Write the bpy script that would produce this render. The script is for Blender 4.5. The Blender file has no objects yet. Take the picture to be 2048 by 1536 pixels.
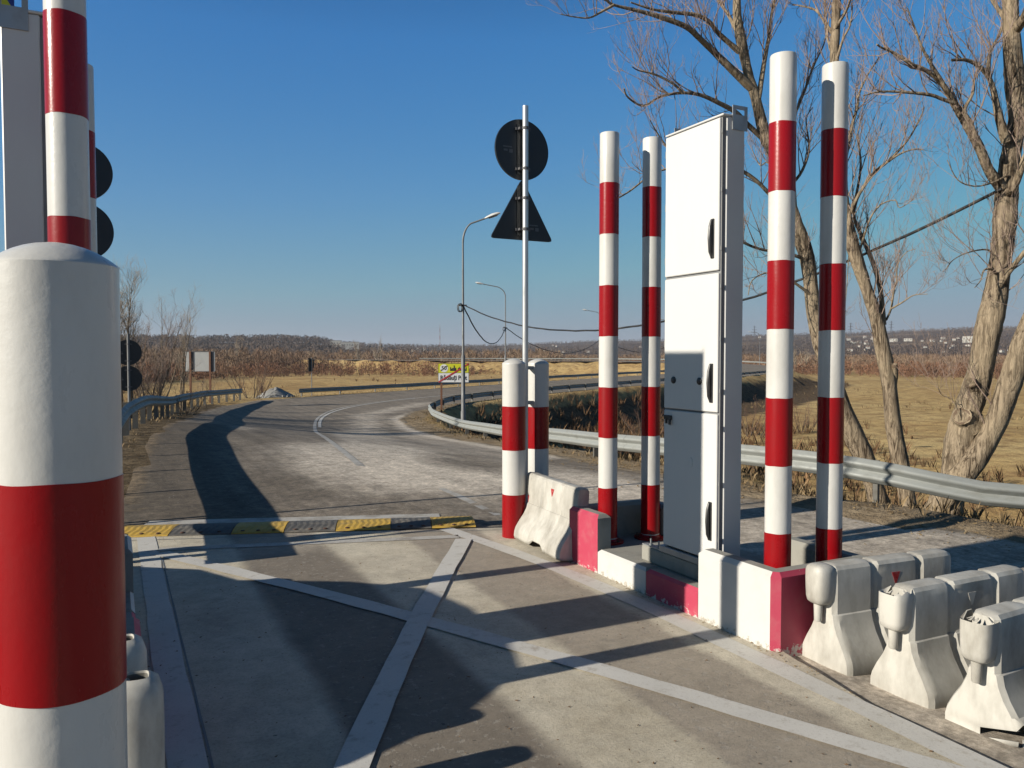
import bpy, bmesh, math, random
from mathutils import Vector
import numpy as np

R = math.radians
SC = bpy.context.scene
COL = SC.collection

# ------------------------------------------------------------------ camera, sky, sun, exposure
cam_data = bpy.data.cameras.new('camera')
cam = bpy.data.objects.new('camera', cam_data)
COL.objects.link(cam)
cam.location = (0, 0, 1.8)
cam.rotation_euler = (R(90 - 2.076), 0, R(-26.5))
cam_data.sensor_width = 36
cam_data.lens = 28.125
cam_data.clip_start = 0.05
cam_data.clip_end = 12000
SC.camera = cam

SUN_EL = 22.0
world = bpy.data.worlds.new('World')
SC.world = world
world.use_nodes = True
wn = world.node_tree
sky = wn.nodes.new('ShaderNodeTexSky')
sky.sky_type = 'NISHITA'
sky.sun_disc = False
sky.sun_elevation = R(SUN_EL)
sky.sun_rotation = R(270)
sky.altitude = 120
sky.air_density = 0.7
sky.dust_density = 0.0
sky.ozone_density = 6.0
bg = wn.nodes['Background']
SKY_S = 0.10
bg.inputs['Strength'].default_value = SKY_S
def wmath(op, a, b=0.0):
    m = wn.nodes.new('ShaderNodeMath'); m.operation = op
    for s, v in ((m.inputs[0], a), (m.inputs[1], b)):
        if isinstance(v, (int, float)): s.default_value = v
        else: wn.links.new(v, s)
    return m.outputs[0]
# camera response to the clear sky per channel, and a cap, the same all round the compass
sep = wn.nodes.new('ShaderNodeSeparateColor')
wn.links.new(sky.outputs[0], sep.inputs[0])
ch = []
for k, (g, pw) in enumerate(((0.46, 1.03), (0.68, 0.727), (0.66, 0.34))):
    ch.append(wmath('MINIMUM', wmath('MULTIPLY', wmath('POWER', wmath('MULTIPLY', sep.outputs[k], 0.14), pw), g), (0.30, 0.42, 0.56)[k]))  # caps added to dim the sunward sky, so shadows get less fill
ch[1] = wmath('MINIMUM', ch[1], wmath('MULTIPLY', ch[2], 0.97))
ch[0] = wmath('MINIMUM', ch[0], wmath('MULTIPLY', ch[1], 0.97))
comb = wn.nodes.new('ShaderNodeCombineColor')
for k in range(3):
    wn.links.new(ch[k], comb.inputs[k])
# winter haze lying along the whole horizon
tcw = wn.nodes.new('ShaderNodeTexCoord')
sxyz = wn.nodes.new('ShaderNodeSeparateXYZ')
wn.links.new(tcw.outputs['Generated'], sxyz.inputs[0])
hz = wmath('POWER', 2.718, wmath('MULTIPLY', wmath('MAXIMUM', sxyz.outputs[2], 0.0), -8.3))
mxw = wn.nodes.new('ShaderNodeMix'); mxw.data_type = 'RGBA'
wn.links.new(hz, mxw.inputs[0])
wn.links.new(comb.outputs[0], mxw.inputs[6])
mxw.inputs[7].default_value = (0.285, 0.322, 0.368, 1)
# sky above the view darkened beyond its own gradient, for less fill in shadow
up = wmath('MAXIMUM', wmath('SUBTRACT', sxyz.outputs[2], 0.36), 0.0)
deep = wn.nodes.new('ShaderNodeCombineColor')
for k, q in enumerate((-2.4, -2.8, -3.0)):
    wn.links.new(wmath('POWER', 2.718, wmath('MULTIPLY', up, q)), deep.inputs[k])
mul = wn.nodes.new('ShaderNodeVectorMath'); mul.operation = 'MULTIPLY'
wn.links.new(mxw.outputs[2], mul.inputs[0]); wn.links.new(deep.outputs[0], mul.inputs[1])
vsc = wn.nodes.new('ShaderNodeVectorMath'); vsc.operation = 'SCALE'
wn.links.new(mul.outputs[0], vsc.inputs[0])
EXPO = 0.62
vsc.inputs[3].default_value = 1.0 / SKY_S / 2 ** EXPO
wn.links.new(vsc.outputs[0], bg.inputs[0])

sun_data = bpy.data.lights.new('sun', 'SUN')
sun_data.energy = 5.0
sun_data.angle = R(0.53)
sun_data.color = (1.0, 0.925, 0.80)
sun = bpy.data.objects.new('sun', sun_data)
COL.objects.link(sun)
sun.location = (-20, 0, 20)
sun.rotation_euler = Vector((math.cos(R(SUN_EL)), 0, -math.sin(R(SUN_EL)))).to_track_quat('-Z', 'Y').to_euler()

SC.view_settings.view_transform = 'Standard'
SC.view_settings.look = 'None'
SC.view_settings.exposure = EXPO
SC.view_settings.gamma = 1.0
SC.view_settings.use_curve_mapping = False

# ------------------------------------------------------------------ materials
ALB = 0.76      # one scale for all base colours, set together with the exposure
def _mat(name):
    m = bpy.data.materials.new(name)
    m.use_nodes = True
    nt = m.node_tree
    b = nt.nodes['Principled BSDF']
    return m, nt, b

def _n(nt, typ, **kw):
    n = nt.nodes.new(typ)
    for k, v in kw.items():
        if k.startswith('i_'):
            key = k[2:]
            key = int(key) if key.isdigit() else key.replace('_', ' ')
            n.inputs[key].default_value = v
        else:
            setattr(n, k, v)
    return n

def noise(nt, vec, scale, detail=4, rough=0.6, dist=0.0):
    n = _n(nt, 'ShaderNodeTexNoise')
    n.inputs['Scale'].default_value = scale
    n.inputs['Detail'].default_value = detail
    n.inputs['Roughness'].default_value = rough
    n.inputs['Distortion'].default_value = dist
    if vec is not None:
        nt.links.new(vec, n.inputs['Vector'])
    return n.outputs['Fac']

def ramp(nt, fac, stops):
    r = _n(nt, 'ShaderNodeValToRGB')
    cr = r.color_ramp
    while len(cr.elements) < len(stops):
        cr.elements.new(0.5)
    for e, (p, c) in zip(cr.elements, stops):
        e.position = p
        e.color = (c, c, c, 1) if isinstance(c, (int, float)) else (*[q * ALB for q in c], 1)
    nt.links.new(fac, r.inputs[0])
    return r.outputs[0]

def mix(nt, fac, a, b, typ='MIX'):
    m = _n(nt, 'ShaderNodeMix', data_type='RGBA', blend_type=typ)
    for k, sock, v in ((0, m.inputs[0], fac), (1, m.inputs[6], a), (1, m.inputs[7], b)):
        if isinstance(v, (int, float)):
            sock.default_value = v if k == 0 else (v, v, v, 1)
        elif isinstance(v, tuple):
            sock.default_value = (*[q * ALB for q in v], 1)
        else:
            nt.links.new(v, sock)
    return m.outputs[2]

def math_(nt, op, a, b=0.0, clamp=False):
    m = _n(nt, 'ShaderNodeMath', operation=op)
    m.use_clamp = clamp
    for s, v in ((m.inputs[0], a), (m.inputs[1], b)):
        if isinstance(v, (int, float)):
            s.default_value = v
        else:
            nt.links.new(v, s)
    return m.outputs[0]

def pos(nt):
    return _n(nt, 'ShaderNodeNewGeometry').outputs['Position']

def objvec(nt):
    tc = _n(nt, 'ShaderNodeTexCoord')
    oi = _n(nt, 'ShaderNodeObjectInfo')
    va = _n(nt, 'ShaderNodeVectorMath', operation='MULTIPLY_ADD')
    nt.links.new(oi.outputs['Random'], va.inputs[0])
    va.inputs[1].default_value = (37, 91, 53)
    nt.links.new(tc.outputs['Object'], va.inputs[2])
    return va.outputs[0]

def bump(nt, b, h, strength, dist):
    bp = _n(nt, 'ShaderNodeBump')
    bp.inputs['Strength'].default_value = strength
    bp.inputs['Distance'].default_value = dist
    nt.links.new(h, bp.inputs['Height'])
    nt.links.new(bp.outputs[0], b.inputs['Normal'])

def paint(name, col, rough=0.4, dirt=(0.25, 0.22, 0.18), amount=0.35, dscale=6, bscale=90, bs=0.12, metal=0.0, stretch=None, spec=0.5, chips=None, foot=None, lo=0.48):
    """painted or plain surface: base colour, uneven grime, fine relief, optional chips of an undercoat"""
    m, nt, b = _mat(name)
    v = objvec(nt)
    if stretch:
        mp = _n(nt, 'ShaderNodeMapping')
        mp.inputs['Scale'].default_value = stretch
        nt.links.new(v, mp.inputs[0])
        vd = mp.outputs[0]
    else:
        vd = v
    g = noise(nt, vd, dscale, 6, 0.65)
    gm = ramp(nt, g, [(lo, 0.0), (lo + 0.30, amount)])
    c = mix(nt, gm, col, tuple(dirt))
    var = noise(nt, v, dscale * 0.37, 3)
    c = mix(nt, ramp(nt, var, [(0.3, 0.0), (0.7, 0.18)]), c, tuple(min(1, x * 0.75) for x in col))
    if chips:
        ch = noise(nt, v, chips[0], 8, 0.7)
        c = mix(nt, ramp(nt, ch, [(chips[1], 0.0), (chips[1] + 0.015, 1.0)]), c, chips[2])
    if foot:
        sx = _n(nt, 'ShaderNodeSeparateXYZ'); nt.links.new(pos(nt), sx.inputs[0])
        hgt = math_(nt, 'MULTIPLY', math_(nt, 'SUBTRACT', 0.085, sx.outputs[2]), 5.0)
        ft = math_(nt, 'ADD', hgt, math_(nt, 'MULTIPLY', math_(nt, 'SUBTRACT', noise(nt, v, 21, 8, 0.75), 0.5), 2.2))
        c = mix(nt, ramp(nt, ft, [(0.40, 0.0), (0.46, 1.0)]), c, foot)
    nt.links.new(c, b.inputs['Base Color'])
    rr = ramp(nt, g, [(0.3, rough * 0.8), (0.8, min(1, rough * 1.5))])
    nt.links.new(rr, b.inputs['Roughness'])
    b.inputs['Metallic'].default_value = metal
    b.inputs['Specular IOR Level'].default_value = spec
    if bs > 0:
        bump(nt, b, noise(nt, v, bscale, 4), bs, 0.004)
    return m

M = {}
M['white'] = paint('white_gloss_paint', (0.67, 0.66, 0.625), 0.30, (0.36, 0.335, 0.29), 0.45, 5, 28, 0.30, stretch=(1, 1, 0.35), spec=0.4, chips=(19, 0.755, (0.24, 0.215, 0.19)), lo=0.44)
M['red'] = paint('red_gloss_paint', (0.30, 0.0045, 0.008), 0.27, (0.16, 0.012, 0.012), 0.55, 5, 60, 0.16, stretch=(1, 1, 0.35), spec=0.28, chips=(23, 0.775, (0.42, 0.30, 0.27)))
M['cab_white'] = paint('cabinet_white_powder_coat', (0.69, 0.685, 0.665), 0.42, (0.55, 0.54, 0.5), 0.22, 3, 300, 0.05, stretch=(1, 1, 0.2))
M['seal'] = paint('grey_rubber_seal', (0.22, 0.225, 0.23), 0.7, bs=0.0)
M['black_plastic'] = paint('black_plastic', (0.022, 0.023, 0.024), 0.4, (0.12, 0.11, 0.1), 0.3, 9, bs=0.05)
M['galv'] = paint('galvanised_steel', (0.40, 0.415, 0.42), 0.46, (0.24, 0.25, 0.25), 0.6, 7, 40, 0.08, metal=0.55)
M['galv_rail'] = paint('weathered_galvanised_rail', (0.33, 0.345, 0.33), 0.62, (0.17, 0.165, 0.14), 0.7, 3.5, 30, 0.15, metal=0.2, stretch=(1, 1, 3))
M['galv_post'] = paint('dull_galvanised_post', (0.15, 0.145, 0.13), 0.6, (0.12, 0.09, 0.06), 0.6, 6, metal=0.3)
M['rust'] = paint('rusty_steel', (0.16, 0.065, 0.03), 0.8, (0.06, 0.03, 0.02), 0.7, 8, 50, 0.3)
M['alu'] = paint('pale_aluminium_post', (0.62, 0.63, 0.63), 0.34, (0.4, 0.4, 0.38), 0.3, 4, bs=0.0, metal=0.6)
M['sign_back'] = paint('black_sign_back', (0.012, 0.014, 0.016), 0.42, (0.05, 0.05, 0.05), 0.4, 4, bs=0.0)
M['sign_grey'] = paint('grey_sheet_sign_back', (0.44, 0.45, 0.45), 0.45, (0.30, 0.29, 0.27), 0.5, 3, bs=0.0, metal=0.3)
M['sticker'] = paint('worn_silver_sticker', (0.10, 0.10, 0.105), 0.4, bs=0.0)
M['plastic'] = paint('weathered_white_plastic', (0.60, 0.58, 0.525), 0.5, (0.19, 0.17, 0.135), 0.75, 4.6, 25, 0.15, spec=0.3, stretch=(1, 1, 0.45), chips=(31, 0.72, (0.16, 0.145, 0.12)), lo=0.40)
M['hole_shade'] = paint('hole_shade_plastic', (0.10, 0.095, 0.08), 0.7, bs=0.0)  # same plastic, with the shade inside the hole put into its colour
M['reflector'] = paint('red_reflector_film', (0.42, 0.015, 0.02), 0.3, (0.6, 0.55, 0.5), 0.5, 40, bs=0.0)
M['pink'] = paint('faded_red_wall_paint', (0.49, 0.048, 0.095), 0.62, (0.50, 0.18, 0.19), 0.55, 7, 45, 0.25, chips=(26, 0.70, (0.55, 0.48, 0.43)), foot=(0.58, 0.50, 0.46))
M['wall_white'] = paint('white_wall_paint', (0.64, 0.63, 0.60), 0.6, (0.42, 0.39, 0.34), 0.25, 6, 45, 0.2, chips=(26, 0.74, (0.4, 0.38, 0.34)), foot=(0.40, 0.37, 0.31))
M['concrete'] = paint('bare_grey_concrete', (0.33, 0.32, 0.28), 0.85, (0.17, 0.16, 0.135), 0.7, 6, 70, 0.35)
M['lamp_grey'] = paint('lamp_pole_grey', (0.21, 0.215, 0.22), 0.6, (0.16, 0.16, 0.15), 0.4, 3, bs=0.0, metal=0.4)
M['lamp_head'] = paint('pale_lamp_housing', (0.7, 0.7, 0.68), 0.4, bs=0.0)
M['lamp_glass'] = paint('lamp_glass', (0.35, 0.36, 0.36), 0.2, bs=0.0)
M['cable'] = paint('black_cable', (0.012, 0.012, 0.013), 0.55, bs=0.0)
M['yellow_rubber'] = paint('yellow_rubber', (0.58, 0.37, 0.055), 0.7, (0.22, 0.16, 0.09), 0.95, 8, 120, 0.4, chips=(30, 0.68, (0.12, 0.10, 0.06)))
M['black_rubber'] = paint('worn_black_rubber', (0.10, 0.094, 0.084), 0.8, (0.30, 0.265, 0.215), 0.85, 9, 120, 0.4)
M['bolt'] = paint('rusty_bolt', (0.09, 0.035, 0.02), 0.8, bs=0.0)
M['town_yellow'] = paint('yellow_green_sign_film', (0.60, 0.60, 0.015), 0.4, bs=0.0)
M['town_white'] = paint('white_sign_film', (0.72, 0.72, 0.72), 0.4, bs=0.0)
M['town_black'] = paint('black_sign_print', (0.012, 0.012, 0.012), 0.5, bs=0.0)
M['town_red'] = paint('red_sign_print', (0.42, 0.02, 0.03), 0.45, bs=0.0)
M['sign_blue'] = paint('blue_sign_film', (0.01, 0.03, 0.28), 0.4, bs=0.0)
M['sign_yellow'] = paint('yellow_sign_film', (0.75, 0.68, 0.01), 0.4, bs=0.0)
M['grav'] = paint('grey_gravel', (0.33, 0.325, 0.31), 0.9, (0.14, 0.135, 0.125), 0.8, 5, 12, 1.0)
M['car_paint'] = paint('dark_blue_car_paint', (0.02, 0.035, 0.07), 0.25, (0.05, 0.055, 0.07), 0.15, bs=0.0)
M['car_glass'] = paint('dark_car_glass', (0.015, 0.018, 0.02), 0.08, bs=0.0)
M['tyre'] = paint('black_tyre', (0.02, 0.02, 0.02), 0.8, bs=0.0)
M['rim'] = paint('silver_rim', (0.5, 0.5, 0.5), 0.35, metal=0.7, bs=0.0)
M['lamp_red'] = paint('red_tail_lamp', (0.4, 0.01, 0.01), 0.2, bs=0.0)
M['roof_sheet'] = paint('grey_roof_sheet', (0.3, 0.31, 0.32), 0.5, metal=0.3, bs=0.0)
M['house_wall'] = paint('pale_house_render', (0.50, 0.48, 0.43), 0.8, bs=0.0)
M['house_roof'] = paint('dull_house_roof', (0.22, 0.15, 0.12), 0.8, bs=0.0)
M['mast_red'] = paint('mast_red', (0.35, 0.04, 0.03), 0.6, bs=0.0)
M['dark_steel'] = paint('dark_lattice_steel', (0.10, 0.10, 0.11), 0.6, bs=0.0)
M['pit'] = paint('window_dark', (0.03, 0.035, 0.04), 0.3, bs=0.0)

def m_bark(name, a, b_, crack):
    m, nt, b = _mat(name)
    v = _n(nt, 'ShaderNodeTexCoord').outputs['Object']
    mp = _n(nt, 'ShaderNodeMapping')
    mp.inputs['Scale'].default_value = (1, 1, 0.13)
    nt.links.new(v, mp.inputs[0])
    w = noise(nt, mp.outputs[0], 17, 6, 0.7, 0.8)
    c = mix(nt, ramp(nt, w, [(0.42, 0.0), (0.55, 1.0)]), crack, a)
    big = noise(nt, v, 1.3, 4)
    c = mix(nt, ramp(nt, big, [(0.42, 0.0), (0.66, 0.75)]), c, b_)
    nt.links.new(c, b.inputs['Base Color'])
    b.inputs['Roughness'].default_value = 0.9
    b.inputs['Specular IOR Level'].default_value = 0.15
    bump(nt, b, w, 1.0, 0.06)
    return m
M['bark'] = m_bark('willow_bark', (0.38, 0.30, 0.21), (0.44, 0.35, 0.235), (0.085, 0.06, 0.04))
M['bark_dark'] = m_bark('dark_bark', (0.24, 0.19, 0.14), (0.30, 0.24, 0.17), (0.06, 0.045, 0.035))
M['twig'] = paint('bare_twigs', (0.30, 0.215, 0.17), 0.8, bs=0.0)
M['twig_light'] = paint('pale_bare_twigs', (0.36, 0.285, 0.205), 0.8, bs=0.0)
M['twig_red'] = paint('reddish_bare_twigs', (0.17, 0.082, 0.048), 0.8, bs=0.0)
M['twig_dark'] = paint('dark_scrub_twigs', (0.10, 0.072, 0.052), 0.85, bs=0.0)
M['cutwood'] = paint('weathered_cut_wood', (0.15, 0.10, 0.062), 0.9, (0.07, 0.045, 0.03), 0.7, 14)

def m_position_varied(name, stops, scale, stretch=(1, 1, 1), fine=None, rough=0.95, bumps=None):
    m, nt, b = _mat(name)
    mp = _n(nt, 'ShaderNodeMapping')
    mp.inputs['Scale'].default_value = stretch
    nt.links.new(pos(nt), mp.inputs[0])
    c = ramp(nt, noise(nt, mp.outputs[0], scale, 5, 0.62), stops)
    if fine:
        c = mix(nt, ramp(nt, noise(nt, pos(nt), fine[0], 4, 0.7), [(0.40, 0.0), (0.65, fine[1])]), c, fine[2])
    nt.links.new(c, b.inputs['Base Color'])
    b.inputs['Roughness'].default_value = rough
    b.inputs['Specular IOR Level'].default_value = 0.1
    if bumps:
        bump(nt, b, noise(nt, pos(nt), bumps[0], 6, 0.7), bumps[1], bumps[2])
    return m
M['wood_far'] = m_position_varied('winter_brushwood', [(0.30, (0.15, 0.10, 0.072)), (0.45, (0.25, 0.16, 0.105)), (0.58, (0.36, 0.265, 0.18)), (0.70, (0.26, 0.14, 0.085))], 0.03, (1, 1, 0.25), (0.4, 0.5, (0.10, 0.072, 0.055)))
M['wood_red'] = m_position_varied('reddish_brushwood', [(0.34, (0.17, 0.10, 0.068)), (0.52, (0.29, 0.15, 0.088)), (0.68, (0.33, 0.22, 0.145))], 0.03, (1, 1, 0.25), (0.4, 0.5, (0.09, 0.06, 0.045)))
M['wood_hill'] = m_position_varied('hill_woodland', [(0.35, (0.10, 0.078, 0.066)), (0.6, (0.18, 0.135, 0.105))], 0.02, fine=(0.2, 0.5, (0.06, 0.05, 0.05)))

def m_ground():
    m, nt, b = _mat('dry_winter_grass_and_soil')
    p = pos(nt)
    big = noise(nt, p, 0.05, 5, 0.6)
    c = ramp(nt, big, [(0.30, (0.45, 0.29, 0.12)), (0.48, (0.67, 0.465, 0.20)), (0.66, (0.76, 0.56, 0.26))])
    med = noise(nt, p, 0.55, 6, 0.7)
    c = mix(nt, ramp(nt, med, [(0.44, 0.0), (0.62, 0.8)]), c, (0.30, 0.185, 0.09))
    fine = noise(nt, p, 9, 6, 0.75)
    c = mix(nt, ramp(nt, fine, [(0.42, 0.0), (0.62, 0.4)]), c, (0.19, 0.125, 0.07))
    # trodden, dusty soil close to the carriageway
    at = _n(nt, 'ShaderNodeAttribute', attribute_name='soil')
    so = mix(nt, ramp(nt, noise(nt, p, 2.3, 6, 0.7), [(0.35, 0.0), (0.65, 1.0)]), (0.085, 0.061, 0.037), (0.23, 0.175, 0.11))
    sxp = _n(nt, 'ShaderNodeSeparateXYZ'); nt.links.new(p, sxp.inputs[0])
    so = mix(nt, math_(nt, 'MULTIPLY', math_(nt, 'SUBTRACT', sxp.outputs[0], 4.5), 0.4, True), so, mix(nt, ramp(nt, noise(nt, p, 2.3, 6, 0.7), [(0.35, 0.0), (0.65, 1.0)]), (0.22, 0.165, 0.105), (0.42, 0.33, 0.22)))
    so = mix(nt, ramp(nt, noise(nt, p, 26, 5, 0.75), [(0.5, 0.0), (0.66, 0.6)]), so, (0.10, 0.075, 0.05))
    f = math_(nt, 'ADD', at.outputs['Fac'], math_(nt, 'MULTIPLY', math_(nt, 'SUBTRACT', noise(nt, p, 1.1, 5, 0.7), 0.5), 0.9))
    c = mix(nt, ramp(nt, f, [(0.35, 0.0), (0.6, 1.0)]), c, so)
    at2 = _n(nt, 'ShaderNodeAttribute', attribute_name='scrub')
    f2 = math_(nt, 'ADD', at2.outputs['Fac'], math_(nt, 'MULTIPLY', math_(nt, 'SUBTRACT', noise(nt, p, 0.5, 6, 0.7), 0.5), 1.0))
    sc = mix(nt, ramp(nt, noise(nt, p, 3, 6, 0.75), [(0.4, 0.0), (0.62, 1.0)]), (0.07, 0.05, 0.036), (0.20, 0.14, 0.08))
    c = mix(nt, ramp(nt, f2, [(0.4, 0.0), (0.65, 1.0)]), c, sc)
    nt.links.new(c, b.inputs['Base Color'])
    b.inputs['Roughness'].default_value = 1.0
    b.inputs['Specular IOR Level'].default_value = 0.05
    h = math_(nt, 'ADD', math_(nt, 'MULTIPLY', noise(nt, p, 1.6, 6, 0.7), 1.0), math_(nt, 'MULTIPLY', noise(nt, p, 20, 5, 0.7), 0.22))
    bump(nt, b, h, 0.85, 0.16)
    return m
M['ground'] = m_ground()

def m_hills():
    m, nt, b = _mat('wooded_and_ploughed_hills')
    p = pos(nt)
    mp = _n(nt, 'ShaderNodeMapping')
    mp.inputs['Scale'].default_value = (1, 1, 7)
    nt.links.new(p, mp.inputs[0])
    a = noise(nt, mp.outputs[0], 0.006, 6, 0.62)
    c = ramp(nt, a, [(0.36, (0.10, 0.078, 0.066)), (0.52, (0.14, 0.105, 0.085)), (0.60, (0.22, 0.165, 0.12)), (0.68, (0.28, 0.21, 0.15))])
    c = mix(nt, ramp(nt, noise(nt, p, 0.09, 6, 0.75), [(0.45, 0.0), (0.6, 0.6)]), c, (0.05, 0.04, 0.04))
    nt.links.new(c, b.inputs['Base Color'])
    b.inputs['Roughness'].default_value = 1.0
    b.inputs['Specular IOR Level'].default_value = 0.0
    return m
M['hills'] = m_hills()

def m_asphalt():
    m, nt, b = _mat('dusty_worn_asphalt')
    p = pos(nt)
    agg = noise(nt, p, 85, 5, 0.8)
    c = ramp(nt, agg, [(0.34, (0.14, 0.113, 0.083)), (0.5, (0.25, 0.206, 0.153)), (0.68, (0.40, 0.34, 0.26))])
    mot = noise(nt, p, 9, 8, 0.82)
    c = mix(nt, ramp(nt, mot, [(0.44, 0.0), (0.62, 0.65)]), c, (0.115, 0.096, 0.076))
    mot2 = noise(nt, p, 15, 7, 0.85)
    c = mix(nt, ramp(nt, mot2, [(0.54, 0.0), (0.66, 0.6)]), c, (0.40, 0.36, 0.30))
    mpx = _n(nt, 'ShaderNodeMapping')
    mpx.inputs['Rotation'].default_value = (0, 0, R(14))
    mpx.inputs['Scale'].default_value = (3.2, 0.22, 1)
    nt.links.new(p, mpx.inputs[0])
    st = noise(nt, mpx.outputs[0], 1.0, 7, 0.72)
    c = mix(nt, ramp(nt, st, [(0.45, 0.0), (0.68, 0.55)]), c, (0.16, 0.132, 0.104))
    patch = noise(nt, p, 0.55, 6, 0.65)
    c = mix(nt, ramp(nt, patch, [(0.35, 0.0), (0.7, 0.5)]), c, (0.275, 0.235, 0.19))
    # dust lying where wheels do not run, streaked along the bend
    at = _n(nt, 'ShaderNodeAttribute', attribute_name='dust')
    d = math_(nt, 'ADD', at.outputs['Fac'], math_(nt, 'MULTIPLY', math_(nt, 'SUBTRACT', noise(nt, p, 0.9, 8, 0.75), 0.5), 1.1))
    c = mix(nt, math_(nt, 'MULTIPLY', ramp(nt, d, [(0.22, 0.0), (0.85, 0.9)]), ramp(nt, noise(nt, p, 22, 6, 0.8), [(0.36, 0.55), (0.6, 1.0)])), c, (0.75, 0.66, 0.545))
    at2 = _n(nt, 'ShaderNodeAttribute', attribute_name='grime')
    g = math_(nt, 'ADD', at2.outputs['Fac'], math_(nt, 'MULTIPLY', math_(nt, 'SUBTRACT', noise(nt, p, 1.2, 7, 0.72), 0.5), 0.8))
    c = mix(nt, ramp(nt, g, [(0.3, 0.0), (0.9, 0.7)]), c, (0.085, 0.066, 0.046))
    at3 = _n(nt, 'ShaderNodeAttribute', attribute_name='edge')
    so = mix(nt, ramp(nt, noise(nt, p, 5, 7, 0.8), [(0.38, 0.0), (0.62, 1.0)]), (0.075, 0.054, 0.033), (0.19, 0.143, 0.09))
    sxp = _n(nt, 'ShaderNodeSeparateXYZ'); nt.links.new(p, sxp.inputs[0])
    so = mix(nt, math_(nt, 'MULTIPLY', math_(nt, 'SUBTRACT', sxp.outputs[0], 4.5), 0.4, True), so, mix(nt, ramp(nt, noise(nt, p, 5, 7, 0.8), [(0.38, 0.0), (0.62, 1.0)]), (0.2, 0.15, 0.095), (0.40, 0.32, 0.215)))
    e = math_(nt, 'ADD', at3.outputs['Fac'], math_(nt, 'MULTIPLY', math_(nt, 'SUBTRACT', noise(nt, p, 1.6, 8, 0.78), 0.5), 1.3))
    c = mix(nt, ramp(nt, e, [(0.42, 0.0), (0.75, 0.95)]), c, so)
    # coarse, blotchy wear over everything
    for sc_, lo, hi in ((5.0, 0.62, 1.38), (19.0, 0.66, 1.40)):
        k_ = ramp(nt, noise(nt, p, sc_, 8, 0.8), [(0.34, lo), (0.5, 1.0), (0.66, hi)])
        c = mix(nt, 1.0, c, k_, 'MULTIPLY')
    k_ = ramp(nt, st, [(0.34, 1.18), (0.5, 1.0), (0.68, 0.74)])
    c = mix(nt, 1.0, c, k_, 'MULTIPLY')
    # hairline cracks
    vo = _n(nt, 'ShaderNodeTexVoronoi', feature='DISTANCE_TO_EDGE')
    vo.inputs['Scale'].default_value = 0.33
    wv = _n(nt, 'ShaderNodeVectorMath', operation='MULTIPLY_ADD')
    nn = _n(nt, 'ShaderNodeTexNoise')
    nn.inputs['Scale'].default_value = 1.1
    nn.inputs['Detail'].default_value = 6
    nt.links.new(p, nn.inputs['Vector'])
    nt.links.new(nn.outputs['Color'], wv.inputs[0])
    wv.inputs[1].default_value = (1.6, 1.6, 0)
    nt.links.new(p, wv.inputs[2])
    nt.links.new(wv.outputs[0], vo.inputs['Vector'])
    c = mix(nt, ramp(nt, vo.outputs['Distance'], [(0.0, 0.45), (0.006, 0.0)]), c, (0.05, 0.044, 0.038))
    nt.links.new(c, b.inputs['Base Color'])
    b.inputs['Roughness'].default_value = 0.88
    b.inputs['Specular IOR Level'].default_value = 0.3
    bump(nt, b, agg, 0.5, 0.012)
    return m
M['asphalt'] = m_asphalt()

def m_slab():
    m, nt, b = _mat('worn_concrete_slab')
    p = pos(nt)
    base = noise(nt, p, 1.1, 7, 0.66)
    c = ramp(nt, base, [(0.32, (0.48, 0.42, 0.31)), (0.5, (0.60, 0.54, 0.42)), (0.7, (0.66, 0.60, 0.475))])
    # brown, tyre-polished and pitted strips with ragged borders
    at = _n(nt, 'ShaderNodeAttribute', attribute_name='wear')
    w = math_(nt, 'ADD', at.outputs['Fac'], math_(nt, 'MULTIPLY', math_(nt, 'SUBTRACT', noise(nt, p, 2.2, 7, 0.7), 0.5), 0.75))
    wf = ramp(nt, w, [(0.38, 0.0), (0.62, 1.0)])
    c = mix(nt, math_(nt, 'MULTIPLY', wf, 0.8), c, (0.31, 0.262, 0.205))
    ao = _n(nt, 'ShaderNodeAttribute', attribute_name='oil')
    of = math_(nt, 'ADD', ao.outputs['Fac'], math_(nt, 'MULTIPLY', math_(nt, 'SUBTRACT', noise(nt, p, 1.7, 6, 0.65), 0.5), 0.5))
    c = mix(nt, ramp(nt, of, [(0.3, 0.0), (0.75, 0.72)]), c, (0.17, 0.14, 0.105))
    agg = noise(nt, p, 60, 6, 0.8)
    c = mix(nt, ramp(nt, agg, [(0.50, 0.0), (0.70, 0.55)]), c, (0.15, 0.13, 0.105))
    speck = noise(nt, p, 28, 3, 0.5)
    c = mix(nt, ramp(nt, speck, [(0.70, 0.0), (0.73, 0.85)]), c, (0.07, 0.06, 0.05))
    pit = noise(nt, p, 17, 6, 0.75)
    pf = math_(nt, 'MULTIPLY', ramp(nt, pit, [(0.56, 0.0), (0.60, 1.0)]), wf)
    c = mix(nt, math_(nt, 'MULTIPLY', pf, 0.45), c, (0.40, 0.37, 0.32))
    stain = noise(nt, p, 0.5, 5, 0.6)
    c = mix(nt, ramp(nt, stain, [(0.5, 0.0), (0.75, 0.5)]), c, (0.33, 0.27, 0.215))
    for sc_, lo, hi in ((2.6, 0.84, 1.12), (13.0, 0.86, 1.12)):
        c = mix(nt, 1.0, c, ramp(nt, noise(nt, p, sc_, 8, 0.78), [(0.36, lo), (0.5, 1.0), (0.66, hi)]), 'MULTIPLY')
    nt.links.new(c, b.inputs['Base Color'])
    b.inputs['Roughness'].default_value = 0.82
    h = math_(nt, 'ADD', agg, math_(nt, 'MULTIPLY', pf, -1.2))
    bump(nt, b, h, 0.5, 0.008)
    return m
M['slab'] = m_slab()

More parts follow.
